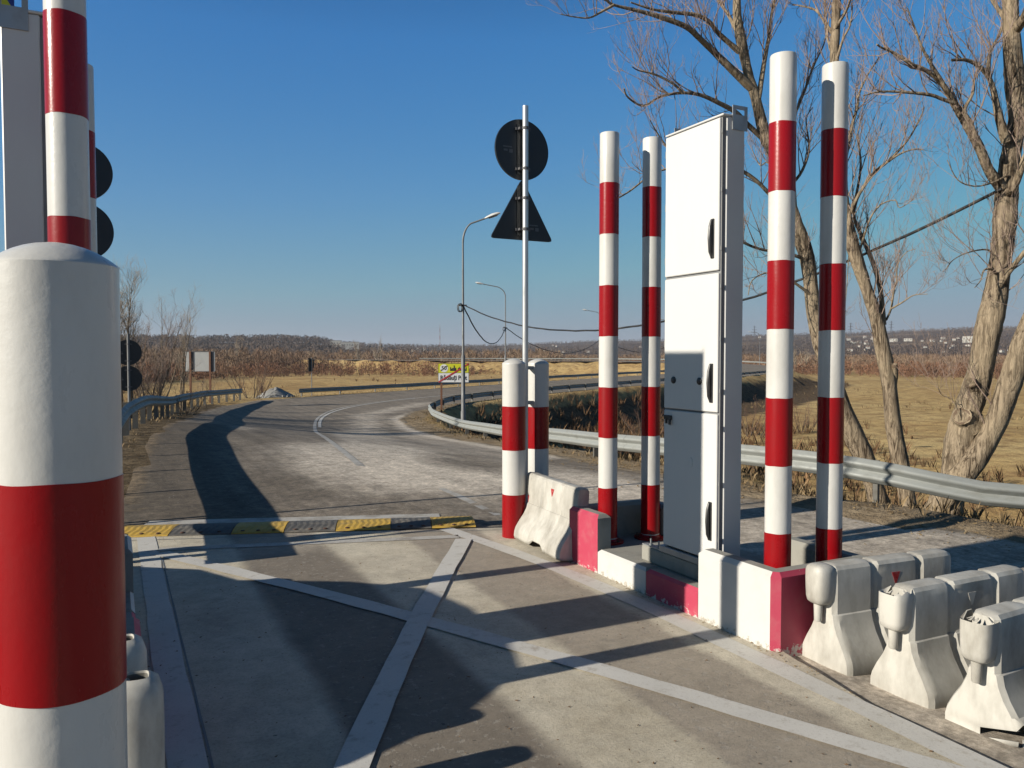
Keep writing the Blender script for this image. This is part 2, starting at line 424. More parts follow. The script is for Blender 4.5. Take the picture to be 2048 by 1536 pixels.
def m_marking(name, col, under, wear, sc=9):
    m, nt, b = _mat(name)
    p = pos(nt)
    w = noise(nt, p, sc, 8, 0.78)
    f = ramp(nt, w, [(wear - 0.06, 0.0), (wear + 0.07, 0.85)])
    g = noise(nt, p, 1.4, 5, 0.65)
    c = mix(nt, ramp(nt, g, [(0.35, 0.0), (0.7, 0.55)]), col, tuple(x * 0.72 for x in col))
    sp = noise(nt, p, 70, 4, 0.7)
    c = mix(nt, ramp(nt, sp, [(0.56, 0.0), (0.68, 0.5)]), c, under)
    c = mix(nt, f, c, under)
    nt.links.new(c, b.inputs['Base Color'])
    b.inputs['Roughness'].default_value = 0.7
    bump(nt, b, sp, 0.3, 0.006)
    return m
M['mark'] = m_marking('worn_white_road_paint', (0.66, 0.64, 0.59), (0.40, 0.36, 0.30), 0.60)
M['mark_old'] = m_marking('nearly_worn_off_road_paint', (0.55, 0.525, 0.475), (0.32, 0.285, 0.235), 0.52, 4)

# ------------------------------------------------------------------ mesh helpers
class MB:
    """collects verts and faces (with material slot index); build() links them as ONE object"""
    def __init__(s):
        s.v, s.f, s.m = [], [], []
    def add(s, vs, fs, mi=0):
        o = len(s.v)
        s.v.extend(vs)
        s.f.extend([tuple(i + o for i in f) for f in fs])
        s.m.extend([mi] * len(fs))
        return s
    def box(s, c, d, rz=0.0, mi=0, ch=0.0):
        hx, hy, hz = d[0] / 2, d[1] / 2, d[2] / 2
        cs, sn = math.cos(rz), math.sin(rz)
        def P(x, y, z):
            return (c[0] + x * cs - y * sn, c[1] + x * sn + y * cs, c[2] + z)
        if ch <= 0:
            vs = [P(x, y, z) for z in (-hz, hz) for x, y in ((-hx, -hy), (hx, -hy), (hx, hy), (-hx, hy))]
            fs = [(3, 2, 1, 0), (4, 5, 6, 7), (0, 1, 5, 4), (1, 2, 6, 5), (2, 3, 7, 6), (3, 0, 4, 7)]
            return s.add(vs, fs, mi)
        a = ch
        rings = []
        for z, q in ((-hz, a), (-hz + a, 0), (hz - a, 0), (hz, a)):
            rings.append([P(x, y, z) for x, y in ((-hx + a + q * 0, -hy + q), (hx - a, -hy + q), (hx - q, -hy + a), (hx - q, hy - a), (hx - a, hy - q), (-hx + a, hy - q), (-hx + q, hy - a), (-hx + q, -hy + a))])
        return s.loft(rings, mi, caps=True)
    def loft(s, rings, mi=0, caps=True, closed=True):
        n = len(rings[0])
        vs = [p for r in rings for p in r]
        fs = []
        for k in range(len(rings) - 1):
            for i in range(n if closed else n - 1):
                j = (i + 1) % n
                fs.append((k * n + i, k * n + j, (k + 1) * n + j, (k + 1) * n + i))
        if caps:
            fs.append(tuple(range(n - 1, -1, -1)))
            fs.append(tuple(range((len(rings) - 1) * n, len(rings) * n)))
        return s.add(vs, fs, mi)
    def lathe(s, prof, n=32, c=(0, 0, 0), mi=0, caps=True):
        rings = [[(c[0] + r * math.cos(2 * math.pi * i / n), c[1] + r * math.sin(2 * math.pi * i / n), c[2] + z) for i in range(n)] for r, z in prof]
        return s.loft(rings, mi, caps)
    def tube(s, pts, rad, n=6, mi=0, caps=True):
        pts = [Vector(p) for p in pts]
        if isinstance(rad, (int, float)):
            rad = [rad] * len(pts)
        rings = []
        ref = None
        for i, p in enumerate(pts):
            t = pts[min(i + 1, len(pts) - 1)] - pts[max(i - 1, 0)]
            if t.length < 1e-9:
                t = Vector((0, 0, 1))
            t.normalize()
            if ref is None:
                ref = t.orthogonal().normalized()
            else:
                ref = ref - t * ref.dot(t)
                if ref.length < 1e-6:
                    ref = t.orthogonal()
                ref.normalize()
            bi = t.cross(ref)
            r = rad[i]
            rings.append([tuple(p + (ref * math.cos(2 * math.pi * k / n) + bi * math.sin(2 * math.pi * k / n)) * r) for k in range(n)])
        return s.loft(rings, mi, caps)
    def prism(s, poly, z0, z1, mi=0):
        n = len(poly)
        vs = [(x, y, z0) for x, y in poly] + [(x, y, z1) for x, y in poly]
        fs = [tuple(range(n - 1, -1, -1)), tuple(range(n, 2 * n))] + [(i, (i + 1) % n, n + (i + 1) % n, n + i) for i in range(n)]
        return s.add(vs, fs, mi)
    def build(s, name, mat, parent=None, smooth=False, angle=40, kind=None, label=None, cat=None, group=None):
        me = bpy.data.meshes.new(name)
        me.from_pydata(s.v, [], s.f)
        for m in (mat if isinstance(mat, (list, tuple)) else [mat]):
            me.materials.append(m)
        if any(s.m):
            me.polygons.foreach_set('material_index', s.m)
        if smooth:
            me.polygons.foreach_set('use_smooth', [True] * len(me.polygons))
            me.update()
            me.set_sharp_from_angle(angle=R(angle))
        me.update()
        o = bpy.data.objects.new(name, me)
        COL.objects.link(o)
        if parent:
            o.parent = parent
        tag(o, label, cat, group, kind)
        return o

def tag(o, label=None, cat=None, group=None, kind=None):
    if label: o['label'] = label
    if cat: o['category'] = cat
    if group: o['group'] = group
    if kind: o['kind'] = kind
    return o

def thing(name, label, cat, loc=(0, 0, 0), rz=0.0, group=None):
    o = bpy.data.objects.new(name, None)
    COL.objects.link(o)
    o.location = loc
    o.rotation_euler = (0, 0, rz)
    o.empty_display_size = 0.2
    return tag(o, label, cat, group)

def dup(root, loc, rz=0.0, label=None, group=None):
    def cp(o, par):
        c = o.copy()
        COL.objects.link(c)
        if par is not None:
            c.parent = par
        for ch in list(o.children):
            cp(ch, c)
        return c
    r = cp(root, None)
    r.location = loc
    r.rotation_euler = (0, 0, rz)
    if label: r['label'] = label
    if group: r['group'] = group
    return r

# ------------------------------------------------------------------ lie of the land
YAW = R(26.5)
CA, SA = math.cos(YAW), math.sin(YAW)
def sst(t):
    t = np.clip(t, 0, 1)
    return t * t * (3 - 2 * t)
def road_z(x, y):
    """level of the carriageway: flat at the checkpoint, dropping to the bend, banked there, climbing far away"""
    d = x * SA + y * CA
    return -1.1 * sst((d - 9) / 24) + 0.65 * sst((9 - x) / 9) * sst((d - 9) / 16) * (1 - sst((d - 60) / 40)) + 1.35 * sst((d - 125) / 110)

FAR_ROAD_R = [(122, 122), (133, 140), (136, 165), (126, 194), (103, 220), (86, 240), (76, 268), (74, 310)]
FAR_ROAD_L = [(113, 128), (123.5, 145), (126, 164), (117, 188), (96, 213), (78, 234), (67, 265), (64, 310)]
EDGE_R = [(14, -30), (10.2, -4), (8.9, 2), (8.25, 5), (7.85, 6.5), (7.55, 8), (8.0, 13), (9.4, 21), (10.9, 31), (11.9, 35), (13.6, 38.6), (18, 44.2), (24.6, 49.6), (36.5, 57.8), (59.5, 72), (84, 89), (106.5, 105)] + FAR_ROAD_R
EDGE_L = [(-14, -30), (-14, -4), (-14, 2), (-13.9, 5), (-13.7, 8), (0.05, 10.4), (0.35, 15), (0.8, 20), (2.3, 31), (3.5, 38), (5.0, 44), (8.2, 53.5), (13.2, 57.2), (24, 64.8), (45, 79.5), (76, 100), (100, 114)] + FAR_ROAD_L
ROAD_POLY = EDGE_R + EDGE_L[::-1]

def seg_dist(px, py, line):
    """distance from points to a polyline"""
    best = np.full(px.shape, 1e9)
    for (x0, y0), (x1, y1) in zip(line[:-1], line[1:]):
        dx, dy = x1 - x0, y1 - y0
        t = np.clip(((px - x0) * dx + (py - y0) * dy) / (dx * dx + dy * dy + 1e-12), 0, 1)
        best = np.minimum(best, np.hypot(px - x0 - t * dx, py - y0 - t * dy))
    return best

def inside(px, py, poly):
    r = np.zeros(px.shape, bool)
    n = len(poly)
    for i in range(n):
        x0, y0 = poly[i]
        x1, y1 = poly[(i + 1) % n]
        c = ((y0 > py) != (y1 > py))
        with np.errstate(divide='ignore', invalid='ignore'):
            xi = (x1 - x0) * (py - y0) / (y1 - y0 + 1e-15) + x0
        r ^= c & (px < xi)
    return r

FIELD = -3.6
def vnoise(x, y, s, seed=0):
    """cheap smooth value noise"""
    x = x / s + seed * 17.3; y = y / s + seed * 9.1
    xi, yi = np.floor(x), np.floor(y)
    fx, fy = x - xi, y - yi
    fx = fx * fx * (3 - 2 * fx); fy = fy * fy * (3 - 2 * fy)
    def h(a, b):
        v = np.sin(a * 127.1 + b * 311.7) * 43758.5453
        return v - np.floor(v)
    return (h(xi, yi) * (1 - fx) + h(xi + 1, yi) * fx) * (1 - fy) + (h(xi, yi + 1) * (1 - fx) + h(xi + 1, yi + 1) * fx) * fy

def land(x, y):
    x = np.asarray(x, float); y = np.asarray(y, float)
    d = seg_dist(x, y, ROAD_POLY + ROAD_POLY[:1])
    ins = inside(x, y, ROAD_POLY)
    rz_ = road_z(x, y)
    right = (x > 9.5 + 0.0 * y)
    side_flat = np.where((x < 9) & (y > 9), 2.4, np.where(y < 9, np.where(x > 0, 0.7, 2.4), 1.35))
    slope = np.where(y < 13, 0.42, 0.42 + 0.43 * sst((y - 13) / 8))
    slope = np.where((x < 6) & (y < 60), 0.30, slope)
    slope = np.where(y > 110, 0.5, slope)
    bank = rz_ - 0.02 - slope * np.maximum(0, d - side_flat)
    rough = (vnoise(x, y, 2.2, 1) - 0.5) * 0.16 + (vnoise(x, y, 0.8, 2) - 0.5) * 0.07
    amp = sst((d - 0.5) / 1.2)
    fld = FIELD + (vnoise(x, y, 40, 3) - 0.5) * 0.7 + (vnoise(x, y, 9, 4) - 0.5) * 0.25
    z = np.maximum(bank, fld) + rough * amp
    east = 0.045 * sst((x - 3.6) / 0.5) * sst((10 - y) / 2)
    z = np.where(ins, rz_ - 0.042 - east - 0.1 * sst((d - 0.5) / 0.7) - 0.3 * sst((np.hypot(x, y) - 60) / 80), z)
    return z
def land1(x, y):
    return float(land(np.array([x]), np.array([y]))[0])

def axis(lo, a, b, hi, step, g):
    c = list(np.arange(a, b + 1e-6, step))
    s = step; v = b
    while v < hi:
        s *= g; v += s; c.append(v)
    s = step; v = a
    while v > lo:
        s *= g; v -= s; c.insert(0, v)
    return np.array(c)

def grid_object(name, xs, ys, zf, mat, kind, attrs=None, keep=None):
    X, Y = np.meshgrid(xs, ys)
    Z = zf(X, Y)
    nx, ny = len(xs), len(ys)
    V = np.stack([X.ravel(), Y.ravel(), Z.ravel()], 1)
    idx = np.arange(nx * ny).reshape(ny, nx)
    F = np.stack([idx[:-1, :-1].ravel(), idx[:-1, 1:].ravel(), idx[1:, 1:].ravel(), idx[1:, :-1].ravel()], 1)
    me = bpy.data.meshes.new(name)
    me.from_pydata(V.tolist(), [], F.tolist())
    me.polygons.foreach_set('use_smooth', [True] * len(F))
    for k, fn in (attrs or {}).items():
        a = me.attributes.new(k, 'FLOAT', 'POINT')
        a.data.foreach_set('value', np.asarray(fn(X, Y), np.float32).ravel())
    me.materials.append(mat)
    me.update()
    o = bpy.data.objects.new(name, me)
    COL.objects.link(o)
    return tag(o, kind=kind)

# ------------------------------------------------------------------ the ground sheet
def soil_mask(X, Y):
    d = seg_dist(X, Y, ROAD_POLY + ROAD_POLY[:1])
    near = np.clip(1.15 - d / 1.5, 0, 1) * np.where(Y < 45, 1, 0.35)
    return np.where((X < -0.2) & (Y < 12), 0.9, near)
def scrub_mask(X, Y):
    d = seg_dist(X, Y, ROAD_POLY + ROAD_POLY[:1])
    m = np.clip((d - 1.6) / 1.2, 0, 1) * np.clip((13 - d) / 4, 0, 1) * (X > 9) * (Y > 9) * (Y < 110)
    m2 = np.clip((d - 2.5) / 2, 0, 1) * np.clip((12 - d) / 5, 0, 1) * (X < 4) * (Y > 12) * 0.7
    return np.maximum(m * 0.95, m2)
gx = axis(-5200, -14, 46, 5200, 0.55, 1.075)
gy = axis(-400, -12, 72, 5200, 0.55, 1.065)
grid_object('ground', gx, gy, land, M['ground'], 'structure', {'soil': soil_mask, 'scrub': scrub_mask})

# ------------------------------------------------------------------ asphalt carriageway, one strip from kerb to kerb
def resample(line, n):
    p = np.array(line, float)
    s = np.concatenate([[0], np.cumsum(np.hypot(*np.diff(p, axis=0).T))])
    q = np.linspace(0, s[-1], n)
    return np.stack([np.interp(q, s, p[:, 0]), np.interp(q, s, p[:, 1])], 1)
def smooth_line(p, it=3):
    p = np.array(p, float)
    for _ in range(it):
        q = p.copy()
        q[1:-1] = 0.25 * p[:-2] + 0.5 * p[1:-1] + 0.25 * p[2:]
        p = q
    return p
def subdiv(line, k):
    out = []
    for a, b in zip(line[:-1], line[1:]):
        for i in range(k):
            t = i / k
            out.append((a[0] + (b[0] - a[0]) * t, a[1] + (b[1] - a[1]) * t))
    out.append(line[-1])
    return out

WHEEL_DUST = [(3.1, 11.6), (2.9, 14), (4.6, 18), (6.3, 24), (8.4, 31)]
def dust_f(X, Y):
    # pale dust lies thick on the middle of the bend and along the inner edge, thinner between the wheel tracks
    a = np.exp(-(seg_dist(X, Y, [(5.8, 9.6), (4.1, 11.2), (3.6, 13.6), (4.2, 16.5)]) / 1.25) ** 2) * 0.95
    b_ = np.exp(-(seg_dist(X, Y, [(8.0, 14), (9.3, 21), (10.8, 30.5), (12.0, 35.4), (14, 38.4)]) / 0.55) ** 2) * 1.25
    c = np.exp(-(seg_dist(X, Y, [(5.2, 15), (6.4, 21), (8.3, 29), (11, 38), (17, 46)]) / 0.9) ** 2) * 0.5
    d = np.exp(-(seg_dist(X, Y, [(4.4, 12), (5, 18), (7, 28)]) / 0.35) ** 2) * 0.35
    e = np.exp(-(seg_dist(X, Y, [(6.3, 9), (6.6, 13), (7.8, 20), (9.4, 28)]) / 0.5) ** 2) * 0.35
    f = np.exp(-(np.hypot(X - 3.3, (Y - 24) * 0.4) / 0.5) ** 2) * 0.6
    return np.clip(a + b_ + c + d + e + f + 0.10 + 0.5 * (X > 3.3) * sst((9 - Y) / 3), 0, 1.2)
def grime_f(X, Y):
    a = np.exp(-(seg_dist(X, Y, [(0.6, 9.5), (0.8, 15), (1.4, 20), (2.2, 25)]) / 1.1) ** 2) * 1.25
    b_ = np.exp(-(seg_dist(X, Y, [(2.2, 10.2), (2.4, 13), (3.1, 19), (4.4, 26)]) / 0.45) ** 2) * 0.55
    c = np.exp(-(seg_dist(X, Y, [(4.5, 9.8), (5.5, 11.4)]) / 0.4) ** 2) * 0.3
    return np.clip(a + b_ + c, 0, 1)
def road_strip():
    kr = np.array([p for p in subdiv(EDGE_R, 9)])
    kl = np.array([p for p in subdiv(EDGE_L, 9)])
    kr, kl = smooth_line(kr, 6), smooth_line(kl, 2)
    nu = 40
    V, F, D, G = [], [], [], []
    n = len(kr)
    for i in range(n):
        for j in range(nu + 1):
            t = j / nu
            wob = 0.0
            if j in (0, nu):
                wob = 0.10 * (float(vnoise(np.array(i * 1.0), np.array(j * 3.0), 2.3, 4)) - 0.5)
            q = kl[i] * (1 - t) + kr[i] * t
            V.append((q[0] + wob, q[1]))
    V = np.array(V)
    Z = road_z(V[:, 0], V[:, 1]) - 0.03
    # the lane east of the island lies a little lower than the concrete slab
    Z -= 0.045 * sst((V[:, 0] - 3.6) / 0.5) * sst((10 - V[:, 1]) / 2)
    n0 = nu + 1
    for i in range(n - 1):
        for j in range(nu):
            F.append((i * n0 + j, i * n0 + j + 1, (i + 1) * n0 + j + 1, (i + 1) * n0 + j))
    verts = [(a[0], a[1], z) for a, z in zip(V, Z)]
    # a real edge: skirts going down into the verge on both sides
    for col in (0, nu):
        base = len(verts)
        for i in range(n):
            v = verts[i * n0 + col]
            w = verts[i * n0 + (1 if col == 0 else nu - 1)]
            L_ = math.hypot(v[0] - w[0], v[1] - w[1]) + 1e-6
            verts.append((v[0] + (v[0] - w[0]) / L_ * 0.22, v[1] + (v[1] - w[1]) / L_ * 0.22, v[2] - 0.09))
        for i in range(n - 1):
            a, b = i * n0 + col, (i + 1) * n0 + col
            F.append((a, b, base + i + 1, base + i) if col == 0 else (b, a, base + i, base + i + 1))
    me = bpy.data.meshes.new('asphalt_road')
    me.from_pydata(verts, [], F)
    me.polygons.foreach_set('use_smooth', [True] * len(F))
    xy = np.array(verts)
    def edge_f(X, Y):
        d = seg_dist(X, Y, EDGE_L[5:14]); d2 = seg_dist(X, Y, EDGE_R[2:14])
        return np.maximum(np.clip(1.0 - d / 0.42, 0, 1), np.clip(0.95 - d2 / 0.6, 0, 1))
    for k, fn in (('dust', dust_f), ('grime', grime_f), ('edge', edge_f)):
        a = me.attributes.new(k, 'FLOAT', 'POINT')
        a.data.foreach_set('value', fn(xy[:, 0], xy[:, 1]).astype(np.float32))
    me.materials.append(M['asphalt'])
    me.update()
    o = bpy.data.objects.new('asphalt_road', me)
    COL.objects.link(o)
    tag(o, kind='structure')
road_strip()

# ------------------------------------------------------------------ concrete slab of the checkpoint lane, top at z = 0
def slab():
    # far edge lies obliquely under the rubber hump; the near right edge drops to the barriers
    def edge_far(x): return 8.75 - 0.355 * x
    xs = np.linspace(-1.2, 3.62, 50)
    V, F, W = [], [], []
    ys_n = 90
    for i in range(ys_n + 1):
        for x in xs:
            y1 = edge_far(x)
            y = -6 + (y1 + 6) * i / ys_n
            xx = x
            if y < 3.5:
                lim = np.interp(y, [-6, 0, 2.16, 2.74, 3.37], [3.2, 3.30, 3.40, 3.45, 3.585])
                xx = -1.2 + (x + 1.2) * (lim + 1.2) / 4.82
            V.append((xx, y, 0.0))
    nx = len(xs)
    for i in range(ys_n):
        for j in range(nx - 1):
            F.append((i * nx + j, i * nx + j + 1, (i + 1) * nx + j + 1, (i + 1) * nx + j))
    base = len(V)
    rim = [i * nx + nx - 1 for i in range(ys_n + 1)] + [ys_n * nx + j for j in range(nx - 2, -1, -1)]
    for k, r in enumerate(rim):
        jx = 0.012 * math.sin(k * 3.1) + 0.01 * math.sin(k * 7.7)
        v = V[r]
        V.append((v[0] + jx, v[1], -0.16))
    for k in range(len(rim) - 1):
        F.append((rim[k], base + k, base + k + 1, rim[k + 1]))
    me = bpy.data.meshes.new('concrete_lane')
    me.from_pydata(V, [], F)
    xy = np.array(V)
    x, y = xy[:, 0], xy[:, 1]
    w = np.exp(-(np.abs(x - 2.82 - 0.03 * (y - 4)) / 0.42) ** 4) * 0.95 + np.exp(-(np.abs(x - 1.38) / 0.44) ** 4) * 0.9
    oil = np.exp(-(np.abs(x - 1.38) / 0.46) ** 6) * 0.95 * sst((8.0 - y) / 1.2)
    a = me.attributes.new('wear', 'FLOAT', 'POINT')
    a.data.foreach_set('value', np.clip(w, 0, 1).astype(np.float32))
    a = me.attributes.new('oil', 'FLOAT', 'POINT')
    a.data.foreach_set('value', oil.astype(np.float32))
    me.materials.append(M['slab'])
    me.update()
    o = bpy.data.objects.new('concrete_lane', me)
    COL.objects.link(o)
    tag(o, kind='structure')
slab()

# ------------------------------------------------------------------ painted markings: thin sheets 4 mm above the slab or asphalt
def strip_sheet(name, pts, w, zoff, mat, onroad=False, skew=None, wob=0.006):
    """a painted line of width w along pts, subdivided, with slightly uneven edges"""
    P = []
    for a, b in zip(pts[:-1], pts[1:]):
        L = math.hypot(b[0] - a[0], b[1] - a[1])
        k = max(1, int(L / 0.25))
        for i in range(k):
            P.append((a[0] + (b[0] - a[0]) * i / k, a[1] + (b[1] - a[1]) * i / k))
    P.append(pts[-1])
    P = np.array(P, float)
    if len(pts) > 2:
        P = smooth_line(P, 160 if onroad else 40)
    T = np.gradient(P, axis=0)
    T /= np.linalg.norm(T, axis=1)[:, None]
    N = np.stack([-T[:, 1], T[:, 0]], 1)
    rnd = random.Random(len(P) * 7 + int(P[0][0] * 100))
    V, F = [], []
    for i in range(len(P)):
        for sgn in (-1, 0, 1):
            q = P[i] + N[i] * sgn * (w / 2 + rnd.uniform(-wob, wob))
            if skew and sgn:
                q = q + T[i] * skew * sgn * w / 2
            z = (float(road_z(q[0], q[1])) - 0.03 - 0.045 * float(sst((q[0] - 3.6) / 0.5) * sst((10 - q[1]) / 2)) if onroad else 0.0) + zoff
            V.append((q[0], q[1], z))
    for i in range(len(P) - 1):
        for j in range(2):
            F.append((i * 3 + j + 1, i * 3 + j, (i + 1) * 3 + j, (i + 1) * 3 + j + 1))
    mb = MB(); mb.add(V, F)
    return mb.build(name, mat, kind='structure')
strip_sheet('painted_line', [(0.26, 0.5), (0.265, 8.62)], 0.165, 0.004, M['mark'])
strip_sheet('painted_line', [(3.35, 0.2), (3.40, 3.4), (3.42, 5.2), (3.25, 7.0), (3.05, 7.68)], 0.155, 0.004, M['mark'])
strip_sheet('painted_line', [(0.345, 8.03), (3.04, 7.28)], 0.13, 0.004, M['mark_old'])
strip_sheet('painted_cross', [(0.36, 7.86), (1.86, 5.13), (3.33, 1.9)], 0.155, 0.008, M['mark'])
strip_sheet('painted_cross', [(3.03, 7.13), (1.84, 5.14), (0.86, 3.30), (0.34, 2.3)], 0.155, 0.012, M['mark'])
strip_sheet('stop_line', [(0.30, 9.50), (3.30, 8.47)], 0.22, 0.006, M['mark_old'], True)
strip_sheet('edge_line', [(3.98, 8.2), (4.02, 9.3), (4.0, 10.2)], 0.11, 0.006, M['mark_old'], True)
strip_sheet('centre_line', [(3.66, 13.0), (4.3, 17.5), (5.2, 22.7), (6.7, 30.0), (8.3, 37.0), (10.5, 42.9), (13.6, 47.4), (18.5, 52.0)], 0.13, 0.006, M['mark_old'], True)
strip_sheet('centre_line', [(7.25, 31.5), (8.0, 35), (9.2, 39.2), (11.6, 44.0), (15.3, 48.7), (20.9, 53.6), (32, 61.5)], 0.13, 0.010, M['mark'], True)
strip_sheet('edge_line', [(9.8, 56.3), (14.5, 58.2), (24.5, 64.0), (40, 75.2), (58, 87)], 0.13, 0.006, M['mark'], True)
# saw-cut joints in the slab
for x0, y0, x1, y1 in ((0.36, 7.6, 0.36, 0.5), (-0.2, 8.66, 3.6, 7.35)):
    strip_sheet('slab_joint', [(x0, y0), (x1, y1)], 0.012, 0.003, M['seal'], wob=0.002)

# ------------------------------------------------------------------ traffic islands (kerb, floor, plinth)
def inset(poly, d):
    """inward offset of a CCW polygon (mitred)"""
    n = len(poly)
    out = []
    for i in range(n):
        p0, p1, p2 = Vector(poly[i - 1]), Vector(poly[i]), Vector(poly[(i + 1) % n])
        a = (p1 - p0).normalized(); b = (p2 - p1).normalized()
        na, nb = Vector((-a.y, a.x)), Vector((-b.y, b.x))
        m = (na + nb)
        m = m / max(0.3, m.length_squared) * 2 if m.length > 1e-6 else na
        k = d / max(0.35, m.normalized().dot(na))
        out.append(tuple(p1 + m.normalized() * k))
    return out

def chamfered(poly, z0, z1, ch, paints):
    """extruded plan with a chamfered top; paints = {edge index: material slot} for the painted outer faces"""
    mb = MB()
    top = inset(poly, ch)
    n = len(poly)
    r0 = [(x, y, z0) for x, y in poly]
    r1 = [(x, y, z1 - ch) for x, y in poly]
    r2 = [(x, y, z1) for x, y in top]
    vs = r0 + r1 + r2
    for i in range(n):
        j = (i + 1) % n
        mi = paints.get(i, 0)
        mb.add([vs[i], vs[j], vs[n + j], vs[n + i]], [(0, 1, 2, 3)], mi)
        mb.add([vs[n + i], vs[n + j], vs[2 * n + j], vs[2 * n + i]], [(0, 1, 2, 3)], mi)
    mb.add(r2, [tuple(range(n))], 0)
    return mb

def relief(mb, rnd, amt):
    mb.v = [(x + rnd.uniform(-amt, amt), y + rnd.uniform(-amt, amt), z + rnd.uniform(-amt, amt)) for x, y, z in mb.v]
    return mb

WALLM = [M['concrete'], M['wall_white'], M['pink']]
def u_wall(name, label, x_face, y_open, y_end, sx, first, end, height=0.48, t=0.13, wide=0.88):
    """U-shaped concrete impact wall: two arms along the lane and an end wall; sx=+1: lane on the west side"""
    root = thing(name, label, 'wall', (x_face, y_end, 0), group='concrete impact walls of the traffic islands')
    dy = y_open - y_end                    # arms run from the end wall towards the cabinet
    s = 1 if dy > 0 else -1
    c = 0.045
    P = [(c, 0), (wide - c, 0), (wide, s * c), (wide, abs(dy) * s), (wide - t, abs(dy) * s), (wide - t, s * t), (t, s * t), (t, dy), (0, dy), (0, s * c)]
    paints = {0: end, 1: end, 2: first, 8: first, 9: end}
    P = [(sx * x, y) for x, y in P]
    order = list(range(len(P)))
    if s * sx < 0:
        # keep the plan counter-clockwise and carry the painted edges over
        P2 = P[::-1]
        pp = {}
        n = len(P)
        for k, v in paints.items():
            pp[(n - 2 - k) % n] = v
        P, paints = P2, pp
    mb = chamfered(P, -0.10, height, 0.028, paints)
    mb.build('impact_wall', WALLM, root)
    return root

# right island
u_wall('concrete_wall', 'white and red U-shaped concrete wall nearest the plastic barriers, right of the lane', 3.55, 4.27, 3.56, 1, 1, 2)
u_wall('concrete_wall', 'pinkish red concrete wall end beside the tilted plastic barrier across the lane', 3.55, 5.54, 6.04, 1, 2, 2)
# left island
u_wall('concrete_wall', 'white concrete wall end low on the left lane edge behind the red kerb', 0.10, 5.98, 6.55, -1, 1, 1)
u_wall('concrete_wall', 'shaded red concrete wall hidden behind the big near bollard', 0.10, 4.45, 3.80, -1, 2, 1)

def island(name, x0, sx, y0, y1, ysplit, cab_y, wide=0.88):
    root = thing(name, None, None, (x0, 0, 0))
    root['kind'] = 'structure'
    mb = MB()
    a, b = sorted((x0 + sx * 0.132, x0 + sx * (wide - 0.132)))
    mb.box(((a + b) / 2 - x0, (y0 + y1) / 2, 0.045), (b - a, y1 - y0 + 1.0, 0.29))
    mb.build('island_floor', M['concrete'], root, kind='structure')
    for side in (0, 1):
        xa = x0 + sx * (0 if side == 0 else wide - 0.13)
        xb = xa + sx * 0.128
        lo, hi = sorted((xa, xb))
        for (ya, yb, mi) in ((y0 + 0.004, ysplit - 0.003, 2), (ysplit + 0.003, y1 - 0.004, 1)):
            P = [(lo - x0, ya), (hi - x0, ya), (hi - x0, yb), (lo - x0, yb)]
            mb = chamfered(P, -0.1, 0.20, 0.022, {3: mi, 1: mi})
            mb.build('kerb_stone', WALLM, root, kind='structure')
    return root
island('traffic_island', 3.55, 1, 4.27, 5.54, 4.87, 4.24)
island('traffic_island', 0.10, -1, 4.45, 5.98, 5.5, 4.41)

# ------------------------------------------------------------------ striped poles and bollards
def wavy(mb, n, seed, amt):
    """hand-painted band edges are never quite level"""
    rnd = random.Random(seed)
    ph = [rnd.uniform(0, 6.28) for _ in range(4)]
    out = []
    for i, (x, y, z) in enumerate(mb.v):
        t = 2 * math.pi * (i % n) / n
        row = 0 if i < 2 * n else 1
        out.append((x, y, z + amt * (math.sin(t + ph[row]) + 0.5 * math.sin(5 * t + ph[2 + row]))))
    mb.v = out
def striped_pole(label, loc):
    root = thing('striped_pole', label, 'pole', loc, group='tall red and white poles guarding the islands')
    r, h = 0.0815, 3.48
    mb = MB()
    prof = [(r, 0.0)] + [(r, h * k / 12) for k in range(1, 12)] + [(r, h - 0.012), (r * 0.96, h - 0.003), (r * 0.85, h), (0.001, h)]
    mb.lathe(prof, 40)
    mb.build('pole', M['white'], root, True, 35)
    for k in range(4):
        z0 = 0.045 + 0.43 * 2 * k - 0.0
        z1 = z0 + 0.43
        b = MB()
        b.lathe([(r - 0.004, z0), (r + 0.0012, z0 + 0.0008), (r + 0.0014, z1 - 0.0008), (r - 0.004, z1)], 40, caps=False)
        wavy(b, 40, k + 3, 0.0022)
        b.build('red_band', M['red'], root, True, 60)
    fl = MB()
    fl.lathe([(0.14, 0.0), (0.14, 0.016), (r + 0.012, 0.02), (r + 0.003, 0.035), (r - 0.004, 0.04)], 32, caps=False)
    f = fl.build('base_flange', M['red'], root, True, 30)
    for k in range(4):
        a = math.pi / 4 + k * math.pi / 2
        bo = MB()
        bo.lathe([(0.013, 0), (0.013, 0.012), (0.006, 0.013), (0.006, 0.028), (0.001, 0.029)], 8, (0.115 * math.cos(a), 0.115 * math.sin(a), 0.0165))
        bo.build('bolt', M['bolt'], f)
    return root
sp = striped_pole('tall striped pole on the lane side of the near right island, tallest in the picture', (3.785, 3.785, 0.195))
FL = 0.192
def pole_at(loc, rz, label):
    o = dup(sp, loc, rz, label)
    o.rotation_euler = (R(0.05 * math.sin(loc[0] * 9 + loc[1])), R(0.12 * math.cos(loc[1] * 7)), rz)
pole_at((4.205, 3.752, FL), 0.5, 'tall striped pole half shaded, rightmost of all, behind the barrier row')
pole_at((3.785, 5.75, FL), 1.1, 'tall striped pole rising behind the faded red wall block, left of its twin')
pole_at((4.21, 5.716, FL), 0.2, 'tall half shaded striped pole directly left of the white cabinet, flange showing')
pole_at((-0.157, 3.97, FL), 0.8, 'tall striped pole standing right behind the big near bollard on the left')
pole_at((-0.157, 5.93, FL), 0.3, 'thin sliver of a striped pole behind the left pole, before the black discs')

